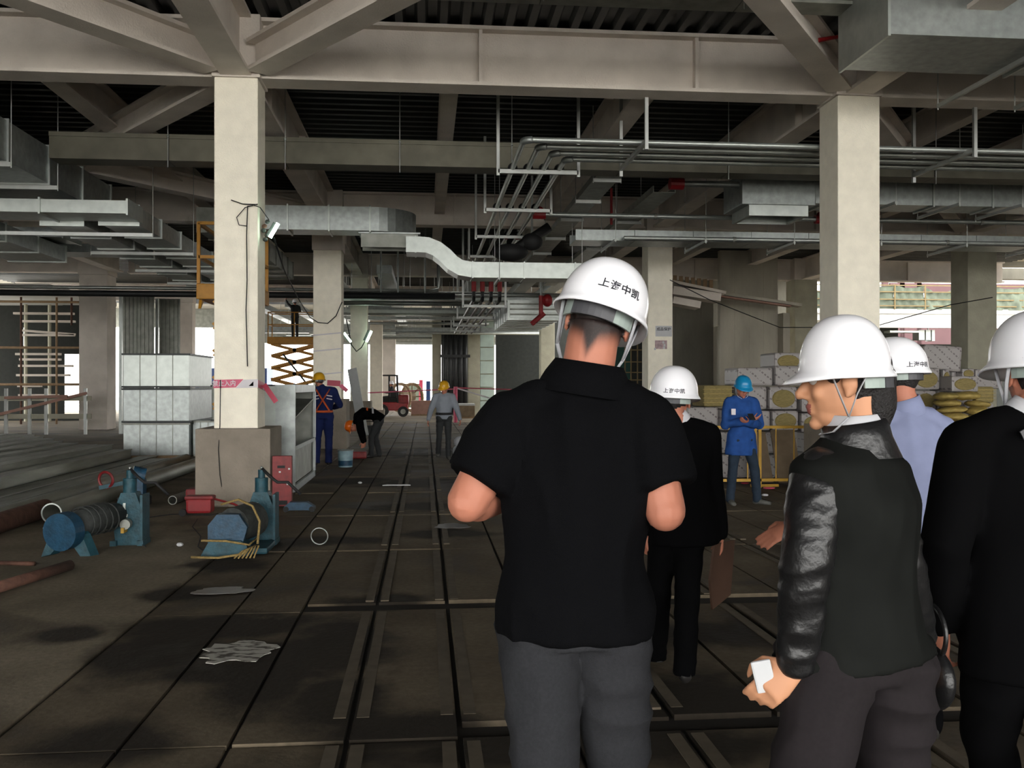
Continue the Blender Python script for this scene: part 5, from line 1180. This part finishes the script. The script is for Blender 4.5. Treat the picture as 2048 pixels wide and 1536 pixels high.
def fade_mat():
    m = M['skin'].copy(); m.name = 'skin_with_cropped_hair'; n = m.node_tree.nodes; l = m.node_tree.links; b = n['Principled BSDF']
    src = b.inputs['Base Color'].links[0].from_socket; at = n.new('ShaderNodeAttribute'); at.attribute_name = 'hairmask'
    nz = n.new('ShaderNodeTexNoise'); nz.inputs['Scale'].default_value = 260; ad = n.new('ShaderNodeMath'); ad.operation = 'MULTIPLY_ADD'; ad.inputs[1].default_value = .25; ad.inputs[2].default_value = -.12
    l.new(nz.outputs[0], ad.inputs[0]); a2 = n.new('ShaderNodeMath'); a2.operation = 'ADD'; a2.use_clamp = True; l.new(at.outputs['Fac'], a2.inputs[0]); l.new(ad.outputs[0], a2.inputs[1])
    a3 = n.new('ShaderNodeMath'); a3.operation = 'MULTIPLY'; l.new(a2.outputs[0], a3.inputs[0]); l.new(at.outputs['Fac'], a3.inputs[1])
    a4 = n.new('ShaderNodeMath'); a4.operation = 'POWER'; a4.inputs[1].default_value = .6; l.new(a3.outputs[0], a4.inputs[0])
    mx = n.new('ShaderNodeMixRGB'); l.new(a4.outputs[0], mx.inputs[0]); l.new(src, mx.inputs[1]); mx.inputs[2].default_value = (.018, .012, .011, 1); l.new(mx.outputs[0], b.inputs['Base Color']); return m
M['skinfade'] = fade_mat()
HUM = dict(hipL=(-.09, 0, .93), hipR=(.09, 0, .93), kneeL=(-.10, .02, .50), kneeR=(.10, .02, .50), ankL=(-.10, -.02, .09), ankR=(.10, -.02, .09),
    pelvis=(0, 0, .95), waist=(0, .01, 1.08), chest=(0, .0, 1.29), shline=(0, -.01, 1.42), neck=(0, -.01, 1.49), head=(0, .025, 1.62),
    shL=(-.185, -.01, 1.42), shR=(.185, -.01, 1.42), elL=(-.25, -.04, 1.13), elR=(.25, -.04, 1.13), wrL=(-.27, .04, .89), wrR=(.27, .04, .89),
    hf=(0, 1, 0), hu=(0, 0, 1), toeL=(-.12, 1, 0), toeR=(.12, 1, 0), hdL=(0, .15, -1), hdR=(0, .15, -1), hnL=(1, .3, 0), hnR=(-1, .3, 0))
def person(label, loc, rz, H, pose, top, legs, hat, hat_kw=None, sleeves='long', hem=.90, gt=1.0, vox=.011, shoes='shoe', skin='skin', collar=None, hair='hair', face=True, hair_kw=None, fold=.006, curl=.5, girth=1.0, legw=1.0, armw=1.0, shine=None, hemw=None, handsL=True, handsR=True, legfold=.006, headscale=1.0, fade=False, neckw=1.0, pelw=1.0, yoke=1.0, slv=.60, name='person', topname='jacket', coat_len=None):
    t = thing(name, label, 'person', loc, rz); k = H / 1.75; J = {}
    for a, v in {**HUM, **pose}.items():
        v = V(v); J[a] = v if (a in ('hf', 'hu', 'toeL', 'toeR', 'hdL', 'hdR', 'hnL', 'hnR') or a in pose and pose.get('_abs')) else v * k
    hs = k * headscale; g = girth * k
    r_, f_, u_ = basis(J['hf'], J['hu']); hc = J['head']
    # --- body: one continuous skin surface
    b = B(); head_geo(b, hc, J['hf'], J['hu'], hs)
    nk = hc - u_ * .07 * hs - f_ * .025 * hs
    b.tube([hc - u_ * .03 * hs - f_ * .03 * hs, nk, (nk + J['neck']) / 2 - f_ * .004, J['neck'] - V((0, 0, .03 * k))], [.056 * hs * neckw, .055 * hs * neckw, .056 * hs * neckw, .058 * hs], 18)
    sr = (J['shR'] - J['shL']).normalized()
    def ringset(lst): return [(c, x, y) for c, x, y in lst]
    hip_r = (J['hipR'] - J['hipL']).normalized()
    spine = [J['pelvis'] - (J['waist'] - J['pelvis']).normalized() * .05 * k, J['waist'], J['chest'], J['shline'], J['neck']]
    def fw(i, rt):
        d = (spine[min(i + 1, 4)] - spine[max(i - 1, 0)]).normalized(); return d.cross(rt).normalized() * -1
    def torso(bb, ws, ds, z_hem=None, extra=0):
        rs = []
        for i in range(5):
            rt = hip_r.lerp(sr, min(1, i / 2.5)).normalized(); rs.append((spine[i], rt * ws[i], fw(i, rt) * ds[i]))
        # interpolate for smoothness
        out = []
        for i in range(4):
            for q in range(5):
                w = q / 5; c0 = rs[i]; c1 = rs[i + 1]; sw = w * w * (3 - 2 * w) * .5 + w * .5
                out.append((c0[0].lerp(c1[0], w), c0[1].lerp(c1[1], sw), c0[2].lerp(c1[2], sw)))
        out.append(rs[4]); bb.rings(out, 24)
    torso(b, [.14 * g, .12 * g, .14 * g, .10 * g, .055 * k], [.09 * g, .08 * g, .09 * g, .07 * g, .055 * k])
    for S in 'LR':
        sh, el, wr = J['sh' + S], J['el' + S], J['wr' + S]; fm = (el + wr) / 2 + (el - wr).normalized() * .05 * k
        aw = armw * k
        limb(b, [sh, (sh + el) / 2, el, fm, wr], [.048 * aw, .046 * aw, .041 * aw, .042 * aw, .026 * aw]) if sleeves == 'short' else limb(b, [sh, el, wr], [.03 * k, .03 * k, .026 * k])
        if (S == 'L' and handsL) or (S == 'R' and handsR): hand(b, wr, J['hd' + S], J['hn' + S], 1 if S == 'R' else -1, k, curl)
        limb(b, [J['hip' + S], J['knee' + S], J['ank' + S]], [.06 * k, .045 * k, .035 * k])
    me = remesh(b, vox * .62, 2); body = mesh_child(me, 'body', [M[skin], M['lip']], t)
    for p in me.polygons:
        d = p.center - hc; x, y, z = d.dot(r_) / hs, d.dot(f_) / hs, d.dot(u_) / hs
        if abs(x) < .024 and y > .086 and -.086 < z < -.056: p.material_index = 1
    if fade:
        at = me.attributes.new('hairmask', 'FLOAT', 'POINT'); vals = []
        for v in me.vertices:
            d = v.co - hc; x, y, z = d.dot(r_) / hs, d.dot(f_) / hs, d.dot(u_) / hs
            lim = -.112 + .030 * min(1, abs(x) / .06) - .032 * max(0, 1 - abs(x) / .020)
            if y > .02: lim = .01
            w = max(0, min(1, (z - lim + .012) / .055)); vals.append((w * w * (3 - 2 * w)) if d.length < .16 * hs and not (abs(x) > .074 and y > -.035) else 0)
        at.data.foreach_set('value', vals)
    if face: face_bits(t, me, hc, J['hf'], J['hu'], hs)
    hk = dict(nape=-.075, sides=-.02); hk.update(hair_kw or {}); hair_cap(t, hc, J['hf'], J['hu'], hs, hair, **hk)
    # --- trousers
    b = B(); lw = legw * k
    rs = []; pel = J['pelvis']; up = (J['waist'] - J['pelvis']).normalized(); fy = up.cross(hip_r) * -1
    pw = .158 * g
    b.rings([(pel - up * .06 * k, hip_r * pw * 1.0, fy * .115 * g), (pel - up * .0, hip_r * pw * 1.03, fy * .122 * g), (pel + up * .06 * k, hip_r * pw * .97, fy * .115 * g), (pel + up * .11 * k, hip_r * pw * .92, fy * .105 * g)], 22)
    for S in 'LR':
        h, kn, an = J['hip' + S], J['knee' + S], J['ank' + S]
        b.ell(h - V((0, 0, .0)) + (-fy) * .028 * k, (.092 * lw * girth, .098 * lw * girth, .10 * k), n=14)
        limb(b, [h - up * .02, h.lerp(kn, .35), kn, kn.lerp(an, .4), an], [.088 * lw, .085 * lw, .066 * lw, .064 * lw, .058 * lw], 16)
        b.tube([an, an - (kn - an).normalized() * .05 * k], [.058 * lw, .060 * lw], 16)
    me = remesh(b, vox, 3, folds(legfold, 7, 7, 11, 3.1)); mesh_child(me, 'trousers', [M[legs]], t)
    # --- shoes
    for S in 'LR':
        an = J['ank' + S]; d = V(J['toe' + S]); d.normalize(); sd = d.cross(V((0, 0, 1))).normalized(); up3 = sd.cross(d); z0 = an - V((0, 0, 1)) * .045 * k
        q = B(); q.rings([(z0 - d * .06 * k, sd * .026 * k, up3 * .028 * k), (z0 - d * .03 * k, sd * .034 * k, up3 * .042 * k), (z0 + d * .04 * k, sd * .038 * k, up3 * .040 * k), (z0 + d * .12 * k - up3 * .012 * k, sd * .044 * k, up3 * .030 * k), (z0 + d * .19 * k - up3 * .018 * k, sd * .030 * k, up3 * .022 * k)], 16)
        q.build('shoe', M[shoes], t, smooth=True)
    # --- top
    b = B(); hl = hem * k if not pose.get('_abs') else hem
    low = J['pelvis'] - up * (J['pelvis'].z - hl) if coat_len is None else J['pelvis'] - up * coat_len
    hw = (hemw or 1.06) * .168 * g
    rt1 = hip_r.lerp(sr, .5).normalized()
    S5 = [low, J['pelvis'] + up * .02 * k, J['waist'], J['chest'], J['shline'], J['neck'] - (J['neck'] - J['shline']) * .25]
    W5 = [hw * gt, .172 * g * gt * pelw, .158 * g * gt, .185 * g * gt, .175 * g * gt, .078 * k * gt]; D5 = [.128 * g * gt, .125 * g * gt, .113 * g * gt, .125 * g * gt, .105 * g * gt, .070 * k * gt]
    rts = [hip_r, hip_r, rt1, sr, sr, sr]; rs = []
    for i in range(6):
        d = (S5[min(i + 1, 5)] - S5[max(i - 1, 0)]).normalized(); yv = d.cross(rts[i]).normalized(); rs.append((S5[i], (yv.cross(d)).normalized() * W5[i], yv * D5[i]))
    out = []
    for i in range(5):
        for q in range(5):
            w = q / 5; sw = w * w * (3 - 2 * w) * .5 + w * .5; c0, c1 = rs[i], rs[i + 1]; out.append((c0[0].lerp(c1[0], w), c0[1].lerp(c1[1], sw), c0[2].lerp(c1[2], sw)))
    out.append(rs[5]); b.rings(out, 28)
    # shoulder yoke so the slope from neck to shoulder is filled
    for S in 'LR':
        sh, el, wr = J['sh' + S], J['el' + S], J['wr' + S]; aw = armw * k * gt
        nb = J['neck'] - V((0, 0, .035 * k)); limb(b, [nb, nb.lerp(sh, .55) + V((0, 0, .012 * k * yoke)), sh], [.062 * k * gt, .066 * k * gt, .064 * aw], 14)
        bb = b if isinstance(top, str) else B()
        if sleeves == 'long': limb(bb, [sh, sh.lerp(el, .5), el, el.lerp(wr, .5), wr + (el - wr).normalized() * .01], [.066 * aw, .062 * aw, .054 * aw, .048 * aw, .039 * aw], 16)
        else:
            e2 = sh.lerp(el, slv); b.ell(sh, (.066 * aw,) * 3, n=12); b.tube([sh, sh.lerp(el, .3), e2], [.068 * aw, .070 * aw, .071 * aw], 18)
        if bb is not b: mesh_child(remesh(bb, vox, 2, folds(fold * 1.3, 8, 8, 17, 2.2, .0006)), 'sleeve', [M[top[1]]], t)
    me = remesh(b, vox, 3, folds(fold, 9, 9, 3.2, 1.7, .0006)); topo = mesh_child(me, topname, [M[top if isinstance(top, str) else top[0]]], t)
    if collar:
        cm, cr, cz, chh = collar[:4]; flr = collar[4] if len(collar) > 4 else .006; c0 = J['neck'] + (hc - J['neck']).normalized() * cz * k; ax = (nk - J['neck']).normalized() if (nk - J['neck']).length > .02 else V((0, 0, 1))
        X = sr; Y = ax.cross(X).normalized(); X = Y.cross(ax); q = B(); out = []
        def rr(h, rad): return (c0 + ax * h * k, X * rad * k * 1.05, Y * rad * k)
        q.rings([rr(-.045, cr + flr * 1.9), rr(0, cr + flr), rr(chh, cr + .001), rr(chh, cr - .004), rr(0, cr + .004), rr(-.03, cr + .008)], 28, cap=False); q.build('collar', M[cm], t, smooth=True)
    kw = dict(hat_kw or {}); hu = kw.pop('u', J['hu']); hfw = kw.pop('f', J['hf'])
    if hat: helmet(t, hc, hfw, hu, M[hat], s=hs, **kw)
    return t, J, body, topo
def pixpose(root, **kw):
    d = {}
    for a, v in kw.items():
        d[a] = V(v[1:]) if v[0] == 'd' else P(*v) - root
    d['_abs'] = 1; return d
HUM['_abs'] = 0
def _fix():
    HUM.pop('_abs')
_fix()
_person = person
def person(label, loc, rz, H, pose, *a, **k):
    ab = pose.pop('_abs', None)
    if ab:
        kk = H / 1.75
        pose = {n: (v if n in ('hf', 'hu', 'toeL', 'toeR', 'hdL', 'hdR', 'hnL', 'hnR') else v / kk) for n, v in pose.items()}
        if 'hem' in k: k['hem'] = k['hem'] / kk
    return _person(label, loc, rz, H, pose, *a, **k)
# 1 man in a black polo shirt, seen from behind
r1 = FX(1150, 2.4)
p1 = pixpose(r1, pelvis=(1151, 1228, 2.40), waist=(1153, 1110, 2.40), chest=(1158, 950, 2.42), shline=(1162, 838, 2.42), neck=(1172, 765, 2.43), head=(1199, 640, 2.47),
    hf=('d', .22, .90, -.30), hu=('d', .30, .30, .90), shL=(1024, 852, 2.41), shR=(1286, 852, 2.41), elL=(934, 1004, 2.36), elR=(1330, 1022, 2.36),
    wrL=(1006, 1000, 2.58), wrR=(1282, 992, 2.60), hdL=('d', .5, .8, .2), hdR=('d', -.5, .8, .2), hnL=('d', .5, .3, .6), hnR=('d', -.5, .3, .6),
    hipL=(1078, 1262, 2.38), hipR=(1222, 1262, 2.40), kneeL=(1092, 1585, 2.36), kneeR=(1238, 1575, 2.46), ankL=(1092, 1925, 2.30), ankR=(1235, 1870, 2.30))
person('man in a black polo shirt and grey trousers, seen from behind in a white helmet', r1, 0, 1.87, p1, 'polo', 'greytr', 'hatw', dict(textaz=math.radians(156), textel=.20, f=(.25, .93, -.20), u=(.33, .18, .93), tw=.027),
    sleeves='short', hem=.945, vox=.0085, girth=1.04, armw=1.22, collar=('polo', .080, .016, .034, .020), hair='stubble', hair_kw=dict(nape=-.01, sides=.01, grow=1.01), skin='skinfade', fade=True, neckw=1.2, slv=.72, headscale=.96, fold=.013, legfold=.010, legw=1.06, hemw=1.06, pelw=1.04, topname='polo_shirt')
# 2 person in a black leather jacket, face in profile
r2 = FX(1722, 2.2)
p2 = pixpose(r2, pelvis=(1710, 1290, 2.22), waist=(1712, 1150, 2.20), chest=(1708, 1015, 2.20), shline=(1702, 930, 2.20), neck=(1716, 870, 2.20), head=(1690, 760, 2.20),
    hf=('d', -.93, .36, -.05), hu=('d', -.02, .02, 1), shL=(1642, 955, 2.14), shR=(1756, 966, 2.28), elL=(1612, 1120, 2.08), elR=(1800, 1125, 2.26), wrL=(1592, 1330, 2.12), wrR=(1838, 1290, 2.36),
    hdL=('d', -.55, .05, -.5), hdR=('d', .05, .1, -1), hnL=('d', .3, .9, -.3), hnR=('d', -1, .3, 0), hipL=(1660, 1320, 2.18), hipR=(1785, 1320, 2.24), kneeL=(1612, 1575, 2.10), kneeR=(1782, 1590, 2.36), ankL=(1600, 1960, 2.02), ankR=(1790, 1850, 2.52))
t2p, J2, bd2, tp2 = person('person in a black leather jacket turning to show a profile under a white helmet', r2, 0, 1.72, p2, ('jback', 'leather'), 'browntr', 'hatw', dict(text=False, f=(-.93, .36, -.03), u=(.0, .0, 1), peak=.032, sy=.80),
    hem=.94, vox=.0085, girth=1.03, legw=1.15, armw=1.0, legfold=.012, collar=('shirtw', .066, .028, .030), hair_kw=dict(nape=-.09, sides=-.03), fold=.007, hemw=1.27, skin='skinl', curl=.8, headscale=.97, yoke=-1.5)
q = B(); r_, f_, u_ = basis(J2['hf'], J2['hu']); hc = J2['head']
q.ell(hc - f_ * .062 - u_ * .050, (.050, .048, .072), n=16).ell(hc - f_ * .055 - u_ * .005, (.060, .054, .06), n=16).ell(hc - f_ * .060 - u_ * .090, (.038, .038, .045), n=14).ell(hc + f_ * .028 + u_ * .018 + r_ * -.062, (.018, .016, .03), n=10); mesh_child(remesh(q, .007, 2, folds(.003, 40, 40, 12)), 'hair', [M['hair']], t2p)
# jacket collar (stand-up) for the leather jacket
c0 = J2['neck'] + V((0, 0, .0)); q = B(); q.rings([((c0 + V((0, 0, -.05))), (.100, 0, 0), (0, .095, 0)), (c0 + V((-.004, 0, .0)), (.079, 0, 0), (0, .085, 0)), (c0 + V((-.010, 0, .034)), (.073, 0, .012), (0, .08, 0)), (c0 + V((-.010, 0, .032)), (.066, 0, .012), (0, .07, 0)), (c0, (.07, 0, 0), (0, .075, 0))], 28, cap=False); q.build('jacket_collar', M['leather'], t2p, smooth=True)
# phone and papers in that hand
c = P(1558, 1362, 2.05); o = B().box((0, 0, 0), (.045, .010, .075), Matrix.Rotation(R(-14), 3, 'Y') @ Matrix.Rotation(R(-15), 3, 'Z'), bev=.005).build('phone', M['paper'], None, smooth=False); o.location = P(1527, 1352, 2.12); tag(o, 'white phone held low in the leather-jacket person\'s hand', 'phone')
o = B().box((0, 0, 0), (.032, .006, .034), Matrix.Rotation(R(15), 3, 'Y'), bev=.002).build('folded_paper', M['paper'], None); o.location = P(1592, 1366, 2.13); tag(o, 'folded white slip showing on the other side of the hand with the phone', 'paper')
c = P(1862, 1352, 2.46); t = thing('handbag', 'black handbag hanging between the leather jacket and the dark suit', 'bag', (c.x, c.y, c.z - .08)); B().ell((0, 0, .08), (.038, .10, .085), n=18).build('bag_body', M['leather'], t, smooth=True); B().ring((0, 0, .20), .07, .007, (1, 0, 0), 18, 6, 0, math.pi).build('handle', M['leather'], t, smooth=True)
# 3 man in a black suit
r3 = FX(1368, 4.93)
p3 = pixpose(r3, pelvis=(1368, 1010, 4.93), waist=(1367, 965, 4.93), chest=(1362, 905, 4.93), shline=(1360, 868, 4.93), neck=(1354, 842, 4.93), head=(1347, 798, 4.95),
    hf=('d', .42, .9, -.02), hu=('d', .02, -.06, 1), shL=(1296, 872, 4.93), shR=(1415, 872, 4.93), elL=(1283, 965, 4.93), elR=(1424, 975, 4.93), wrL=(1290, 1060, 5.0), wrR=(1441, 1068, 4.95),
    hdR=('d', .05, .1, -1), hdL=('d', 0, .1, -1), hnR=('d', -1, .3, 0), hnL=('d', 1, .3, 0), hipL=(1334, 1020, 4.93), hipR=(1378, 1020, 4.93), kneeL=(1318, 1175, 5.05), kneeR=(1375, 1180, 4.93), ankL=(1312, 1310, 5.35), ankR=(1369, 1330, 4.88))
person('man in a black suit walking ahead with a thin brown folder, white helmet', r3, 0, 1.74, p3, 'suit', 'suit', 'hatw', dict(textaz=math.radians(168), textel=.02, strap=False, tw=.026), hem=.74, vox=.011, collar=('shirtw', .058, .014, .016, .002), armw=1.12, girth=1.04, fold=.004, headscale=1.10, hair_kw=dict(nape=-.06))
o = B().poly([(0, -.03, 0), (0, .18, -.02), (0, .20, -.34), (0, .02, -.38), (0, -.04, -.2)], (.012, 0, 0)).build('folder', M['brownbag'], None); o.location = P(1432, 1084, 4.9); o.rotation_euler = (R(4), R(9), R(-48)); tag(o, 'thin brown folder hanging from the suited man\'s right hand', 'folder')
# 4 worker in blue reading a phone
r4 = FX(1483, 12.3)
p4 = dict(head=(.0, .04, 1.62), hf=(.05, .9, -.25), hu=(0, .2, .95), elL=(-.25, .03, 1.12), elR=(.25, .03, 1.12), shL=(-.17, -.01, 1.42), shR=(.17, -.01, 1.42), wrL=(.02, .24, 1.15), wrR=(-.03, .27, 1.19), hdL=(.8, .4, .3), hdR=(-.8, .3, .3), hnL=(0, -.3, 1), hnR=(0, -.4, .8),
    hipL=(-.075, 0, .92), hipR=(.075, 0, .92), kneeL=(-.17, .05, .50), kneeR=(.14, .02, .50), ankL=(-.23, .0, .09), ankR=(.15, -.04, .09), toeL=(-.7, .6, 0), toeR=(.1, 1, 0))
t4, J4, *_ = person('worker in a bright blue jacket and jeans looking down at a phone, blue helmet', r4, R(184), 1.67, p4, 'workblue', 'jeans', 'hatb', dict(text=False, lift=.022), hem=.70, vox=.013, armw=1.12, girth=.93, gt=1.12, fold=.009, hemw=1.30, pelw=1.14, legw=1.0, shoes='shoeg', hair_kw=dict(nape=-.06), collar=('workblue', .066, 0, .03))
B().mm((.14, .125, 1.20), (.20, .14, 1.28), bev=.004).build('chest_patch', M['tapew'], t4)
c = r4 + V((.015, -.34, 1.18)); o = B().box((0, 0, 0), (.07, .13, .012), Matrix.Rotation(R(35), 3, 'X'), bev=.003).build('phone', M['black'], None); o.location = c; tag(o, 'small dark phone in the blue-jacketed worker\'s hands', 'phone')
# 5 light blue shirt
r5 = FX(1810, 3.9)
p5 = pixpose(r5, pelvis=(1812, 1070, 3.9), waist=(1812, 1000, 3.9), chest=(1812, 915, 3.9), shline=(1812, 862, 3.9), neck=(1810, 815, 3.9), head=(1788, 752, 3.92),
    hf=('d', -.62, .78, -.05), hu=('d', .02, 0, 1), shL=(1738, 866, 3.9), shR=(1880, 866, 3.92), elL=(1682, 985, 3.85), elR=(1918, 985, 3.95), wrL=(1586, 1052, 3.8), wrR=(1905, 1090, 4.05), hdL=('d', -.85, .1, -.42), hdR=('d', 0, .2, -1), hnL=('d', .1, .5, -.7), hnR=('d', -1, .2, 0),
    hipL=(1775, 1085, 3.9), hipR=(1850, 1085, 3.9), kneeL=(1768, 1275, 3.8), kneeR=(1855, 1275, 4.0), ankL=(1765, 1480, 3.8), ankR=(1855, 1440, 4.2))
person('man in a light blue shirt behind the leather jacket, head turned left, white helmet', r5, 0, 1.78, p5, 'shirtb', 'suit', 'hatw', dict(textaz=math.radians(203), textel=.02, strap=False, tw=.024), hem=1.08, vox=.010, armw=1.08, girth=.98, fold=.006, collar=('shirtb', .064, .008, .03), hair_kw=dict(nape=-.075), curl=.25, topname='shirt')
# 6 man in a dark suit at the right edge
r6 = FX(2065, 2.5)
p6 = pixpose(r6, pelvis=(2062, 1235, 2.5), waist=(2064, 1130, 2.5), chest=(2064, 985, 2.5), shline=(2064, 885, 2.5), neck=(2064, 825, 2.5), head=(2078, 742, 2.52),
    hf=('d', .15, .98, -.05), hu=('d', .0, 0, 1), shL=(1936, 893, 2.5), shR=(2195, 893, 2.5), elL=(1892, 1085, 2.46), elR=(2240, 1085, 2.5), wrL=(1880, 1246, 2.58), wrR=(2230, 1250, 2.6), hdL=('d', .05, .25, -1), hdR=('d', 0, .2, -1), hnL=('d', 1, .3, 0), hnR=('d', -1, .3, 0),
    hipL=(2000, 1265, 2.5), hipR=(2125, 1265, 2.5), kneeL=(1975, 1480, 2.6), kneeR=(2128, 1530, 2.45), ankL=(2040, 1700, 2.95), ankR=(2130, 1880, 2.35))
t6, J6, *_ = person('man in a dark suit cut off by the right picture edge, white helmet', r6, 0, 1.80, p6, 'suit', 'suit', 'hatw', dict(textaz=math.radians(196), textel=.0, tw=.030), hem=.80, vox=.0095, armw=1.1, girth=1.02, fold=.004, collar=('shirtw', .056, .0, .014, .002), hair_kw=dict(nape=-.08), curl=.6)
B().box(J6['shL'] + V((.11, -.105, .02)), (.035, .004, .075), Matrix.Rotation(R(-28), 3, 'Y')).build('shoulder_glint', M['bandd'], t6)  # thin grey plate painting a glint on the suit shoulder
# 7 worker in grey
r7 = FX(888, 20)
p7 = dict(head=(0, .05, 1.61), hf=(.45, .85, -.25), hu=(0, .12, 1), elL=(-.30, .02, 1.12), elR=(.30, .02, 1.12), wrL=(-.36, .12, .90), wrR=(.36, .14, .90), kneeL=(-.09, .10, .50), kneeR=(.11, .0, .50), ankL=(-.09, .12, .09), ankR=(.12, -.22, .14), hdL=(0, .2, -1), hdR=(.2, .2, -1))
t7, *_ = person('worker in a light grey jacket and yellow helmet walking toward the viewer', r7, R(182), 1.66, p7, 'greysh', 'darktr', 'haty', dict(text=False, strap=False, lift=.018), hem=.92, vox=.014, armw=1.15, girth=1.08, fold=.008, shoes='shoeg', collar=('greysh', .066, 0, .03), hair_kw=dict(nape=-.06), handsL=True)
B().ring((0, .01, .98), .158, .028, (0, 0, 1), 28, 6).build('waist_pouch', M['black'], t7, smooth=True)
c = FX(920, 20.6); t = thing('plastic_sack', 'whitish plastic sack standing beside the grey-jacketed worker', 'sack', c); B().ell((0, 0, .12), (.17, .14, .16), n=14).ell((0, 0, .33), (.14, .1, .13), n=12).build('sack_body', M['strap'], t, smooth=True)
# 8 worker in navy overalls with an orange harness
r8 = FX(647, 18.5)
p8 = dict(head=(-.09, .05, 1.62), neck=(-.04, .0, 1.49), hf=(-.5, .85, -.1), hu=(-.05, .12, 1), elL=(-.29, .12, 1.22), elR=(.30, .10, 1.15), wrL=(-.36, .36, 1.30), wrR=(.16, .32, 1.10), hdL=(-.2, 1, .2), hdR=(-.3, 1, .1), hnL=(0, 0, -1), hnR=(0, 0, -1), kneeL=(-.12, .02, .5), ankL=(-.13, -.02, .09))
t8, J8, *_ = person('worker in navy overalls and orange harness, back turned, yellow helmet', r8, 0, 1.82, p8, 'navy', 'navy', 'haty', dict(text=False, strap=False), hem=.96, vox=.014, armw=1.2, girth=1.08, legw=1.12, fold=.008, collar=('navy', .066, 0, .03))
k8 = 1.82 / 1.75
q = B(); yb = -.150
for s in (-1, 1): q.tube([(s * .13 * k8, yb + .05, 1.46 * k8), (s * .06, yb, 1.34 * k8), (-s * .02, yb - .005, 1.22 * k8), (-s * .13, yb + .02, 1.05 * k8)], .028, 8, True, .3)
q.build('shoulder_strap', M['harness'], t8, smooth=True)
B().ring((0, .005, 1.03 * k8), .170, .026, (0, 0, 1), 28, 6).build('waist_belt', M['harness'], t8, smooth=True)
for z in (1.28, 1.34):
    for s in (-1, 1): B().bar((s * .075, yb + .012, z * k8), (s * .18, yb + .05, (z - .02) * k8), .006, .018).build('reflective_stripe', M['tapew'], t8)
# 9 stooping worker
r9 = FX(745, 20.4)
p9 = dict(pelvis=(0, -.16, .86), waist=(0, -.02, .97), chest=(0, .20, .99), shline=(0, .33, .90), neck=(0, .38, .82), head=(0, .46, .70), hf=(0, .25, -1), hu=(0, 1, .15), hipL=(-.09, -.15, .84), hipR=(.09, -.15, .84), shL=(-.17, .31, .90), shR=(.17, .31, .90),
    elL=(-.20, .26, .60), elR=(.20, .24, .60), wrL=(-.12, .20, .36), wrR=(.12, .18, .36), kneeL=(-.11, .02, .48), kneeR=(.11, -.06, .47), ankL=(-.12, .02, .09), ankR=(.12, -.14, .09), hdL=(0, .1, -1), hdR=(0, .1, -1))
t9, *_ = person('stooping worker in black with an orange helmet and orange straps', r9, R(90), 1.72, p9, 'suit', 'darktr', 'hato', dict(text=False, strap=False, peak=.03), hem=.88, coat_len=.05, vox=.013, armw=1.15, girth=1.08, fold=.008, face=False, hair_kw=dict(nape=-.05))
for yy, m in ((-.02, 'strap'), (.10, 'harness')): B().tube([(-.175, yy, .98), (-.13, yy + .01, 1.07), (.0, yy + .02, 1.10), (.13, yy + .01, 1.07), (.175, yy, .98), (.185, yy - .04, .88)], .02, 8, True, .4).build('body_strap', M[m], t9, smooth=True)
B().tube([(.12, .38, .97), (.165, .2, 1.06), (.17, 0, 1.06), (.15, -.16, .98)], .02, 8, True, .4).build('shoulder_strap', M['harness'], t9, smooth=True)
# 10 worker on the lift, 11 forklift driver
p10 = dict(elL=(-.28, .15, 1.55), elR=(.27, .1, 1.2), wrL=(-.35, .28, 1.75), wrR=(.2, .3, 1.35), hdL=(0, .2, 1), hdR=(0, 1, .3))
person('dark-clothed worker standing on the raised yellow lift platform', (L.x - .05, L.y, 3.78), R(20), 1.72, p10, 'darktr', 'darktr', 'bandd' if False else 'hatw', dict(text=False, strap=False, band=False), hem=.9, vox=.02, girth=1.08)
p11 = dict(pelvis=(0, 0, .95), hipL=(-.09, .02, .92), hipR=(.09, .02, .92), kneeL=(-.12, .42, .92), kneeR=(.12, .42, .92), ankL=(-.12, .50, .52), ankR=(.12, .50, .52), elL=(-.25, .12, 1.16), elR=(.25, .12, 1.16), wrL=(-.12, .38, 1.18), wrR=(.12, .38, 1.18), hdL=(0, 1, 0), hdR=(0, 1, 0))
person('forklift driver in dark clothes sitting under the guard, pale helmet', (fc.x - .38, fc.y, .10), R(90), 1.70, p11, 'darktr', 'darktr', 'hatw', dict(text=False, strap=False, band=False), hem=.92, vox=.02)
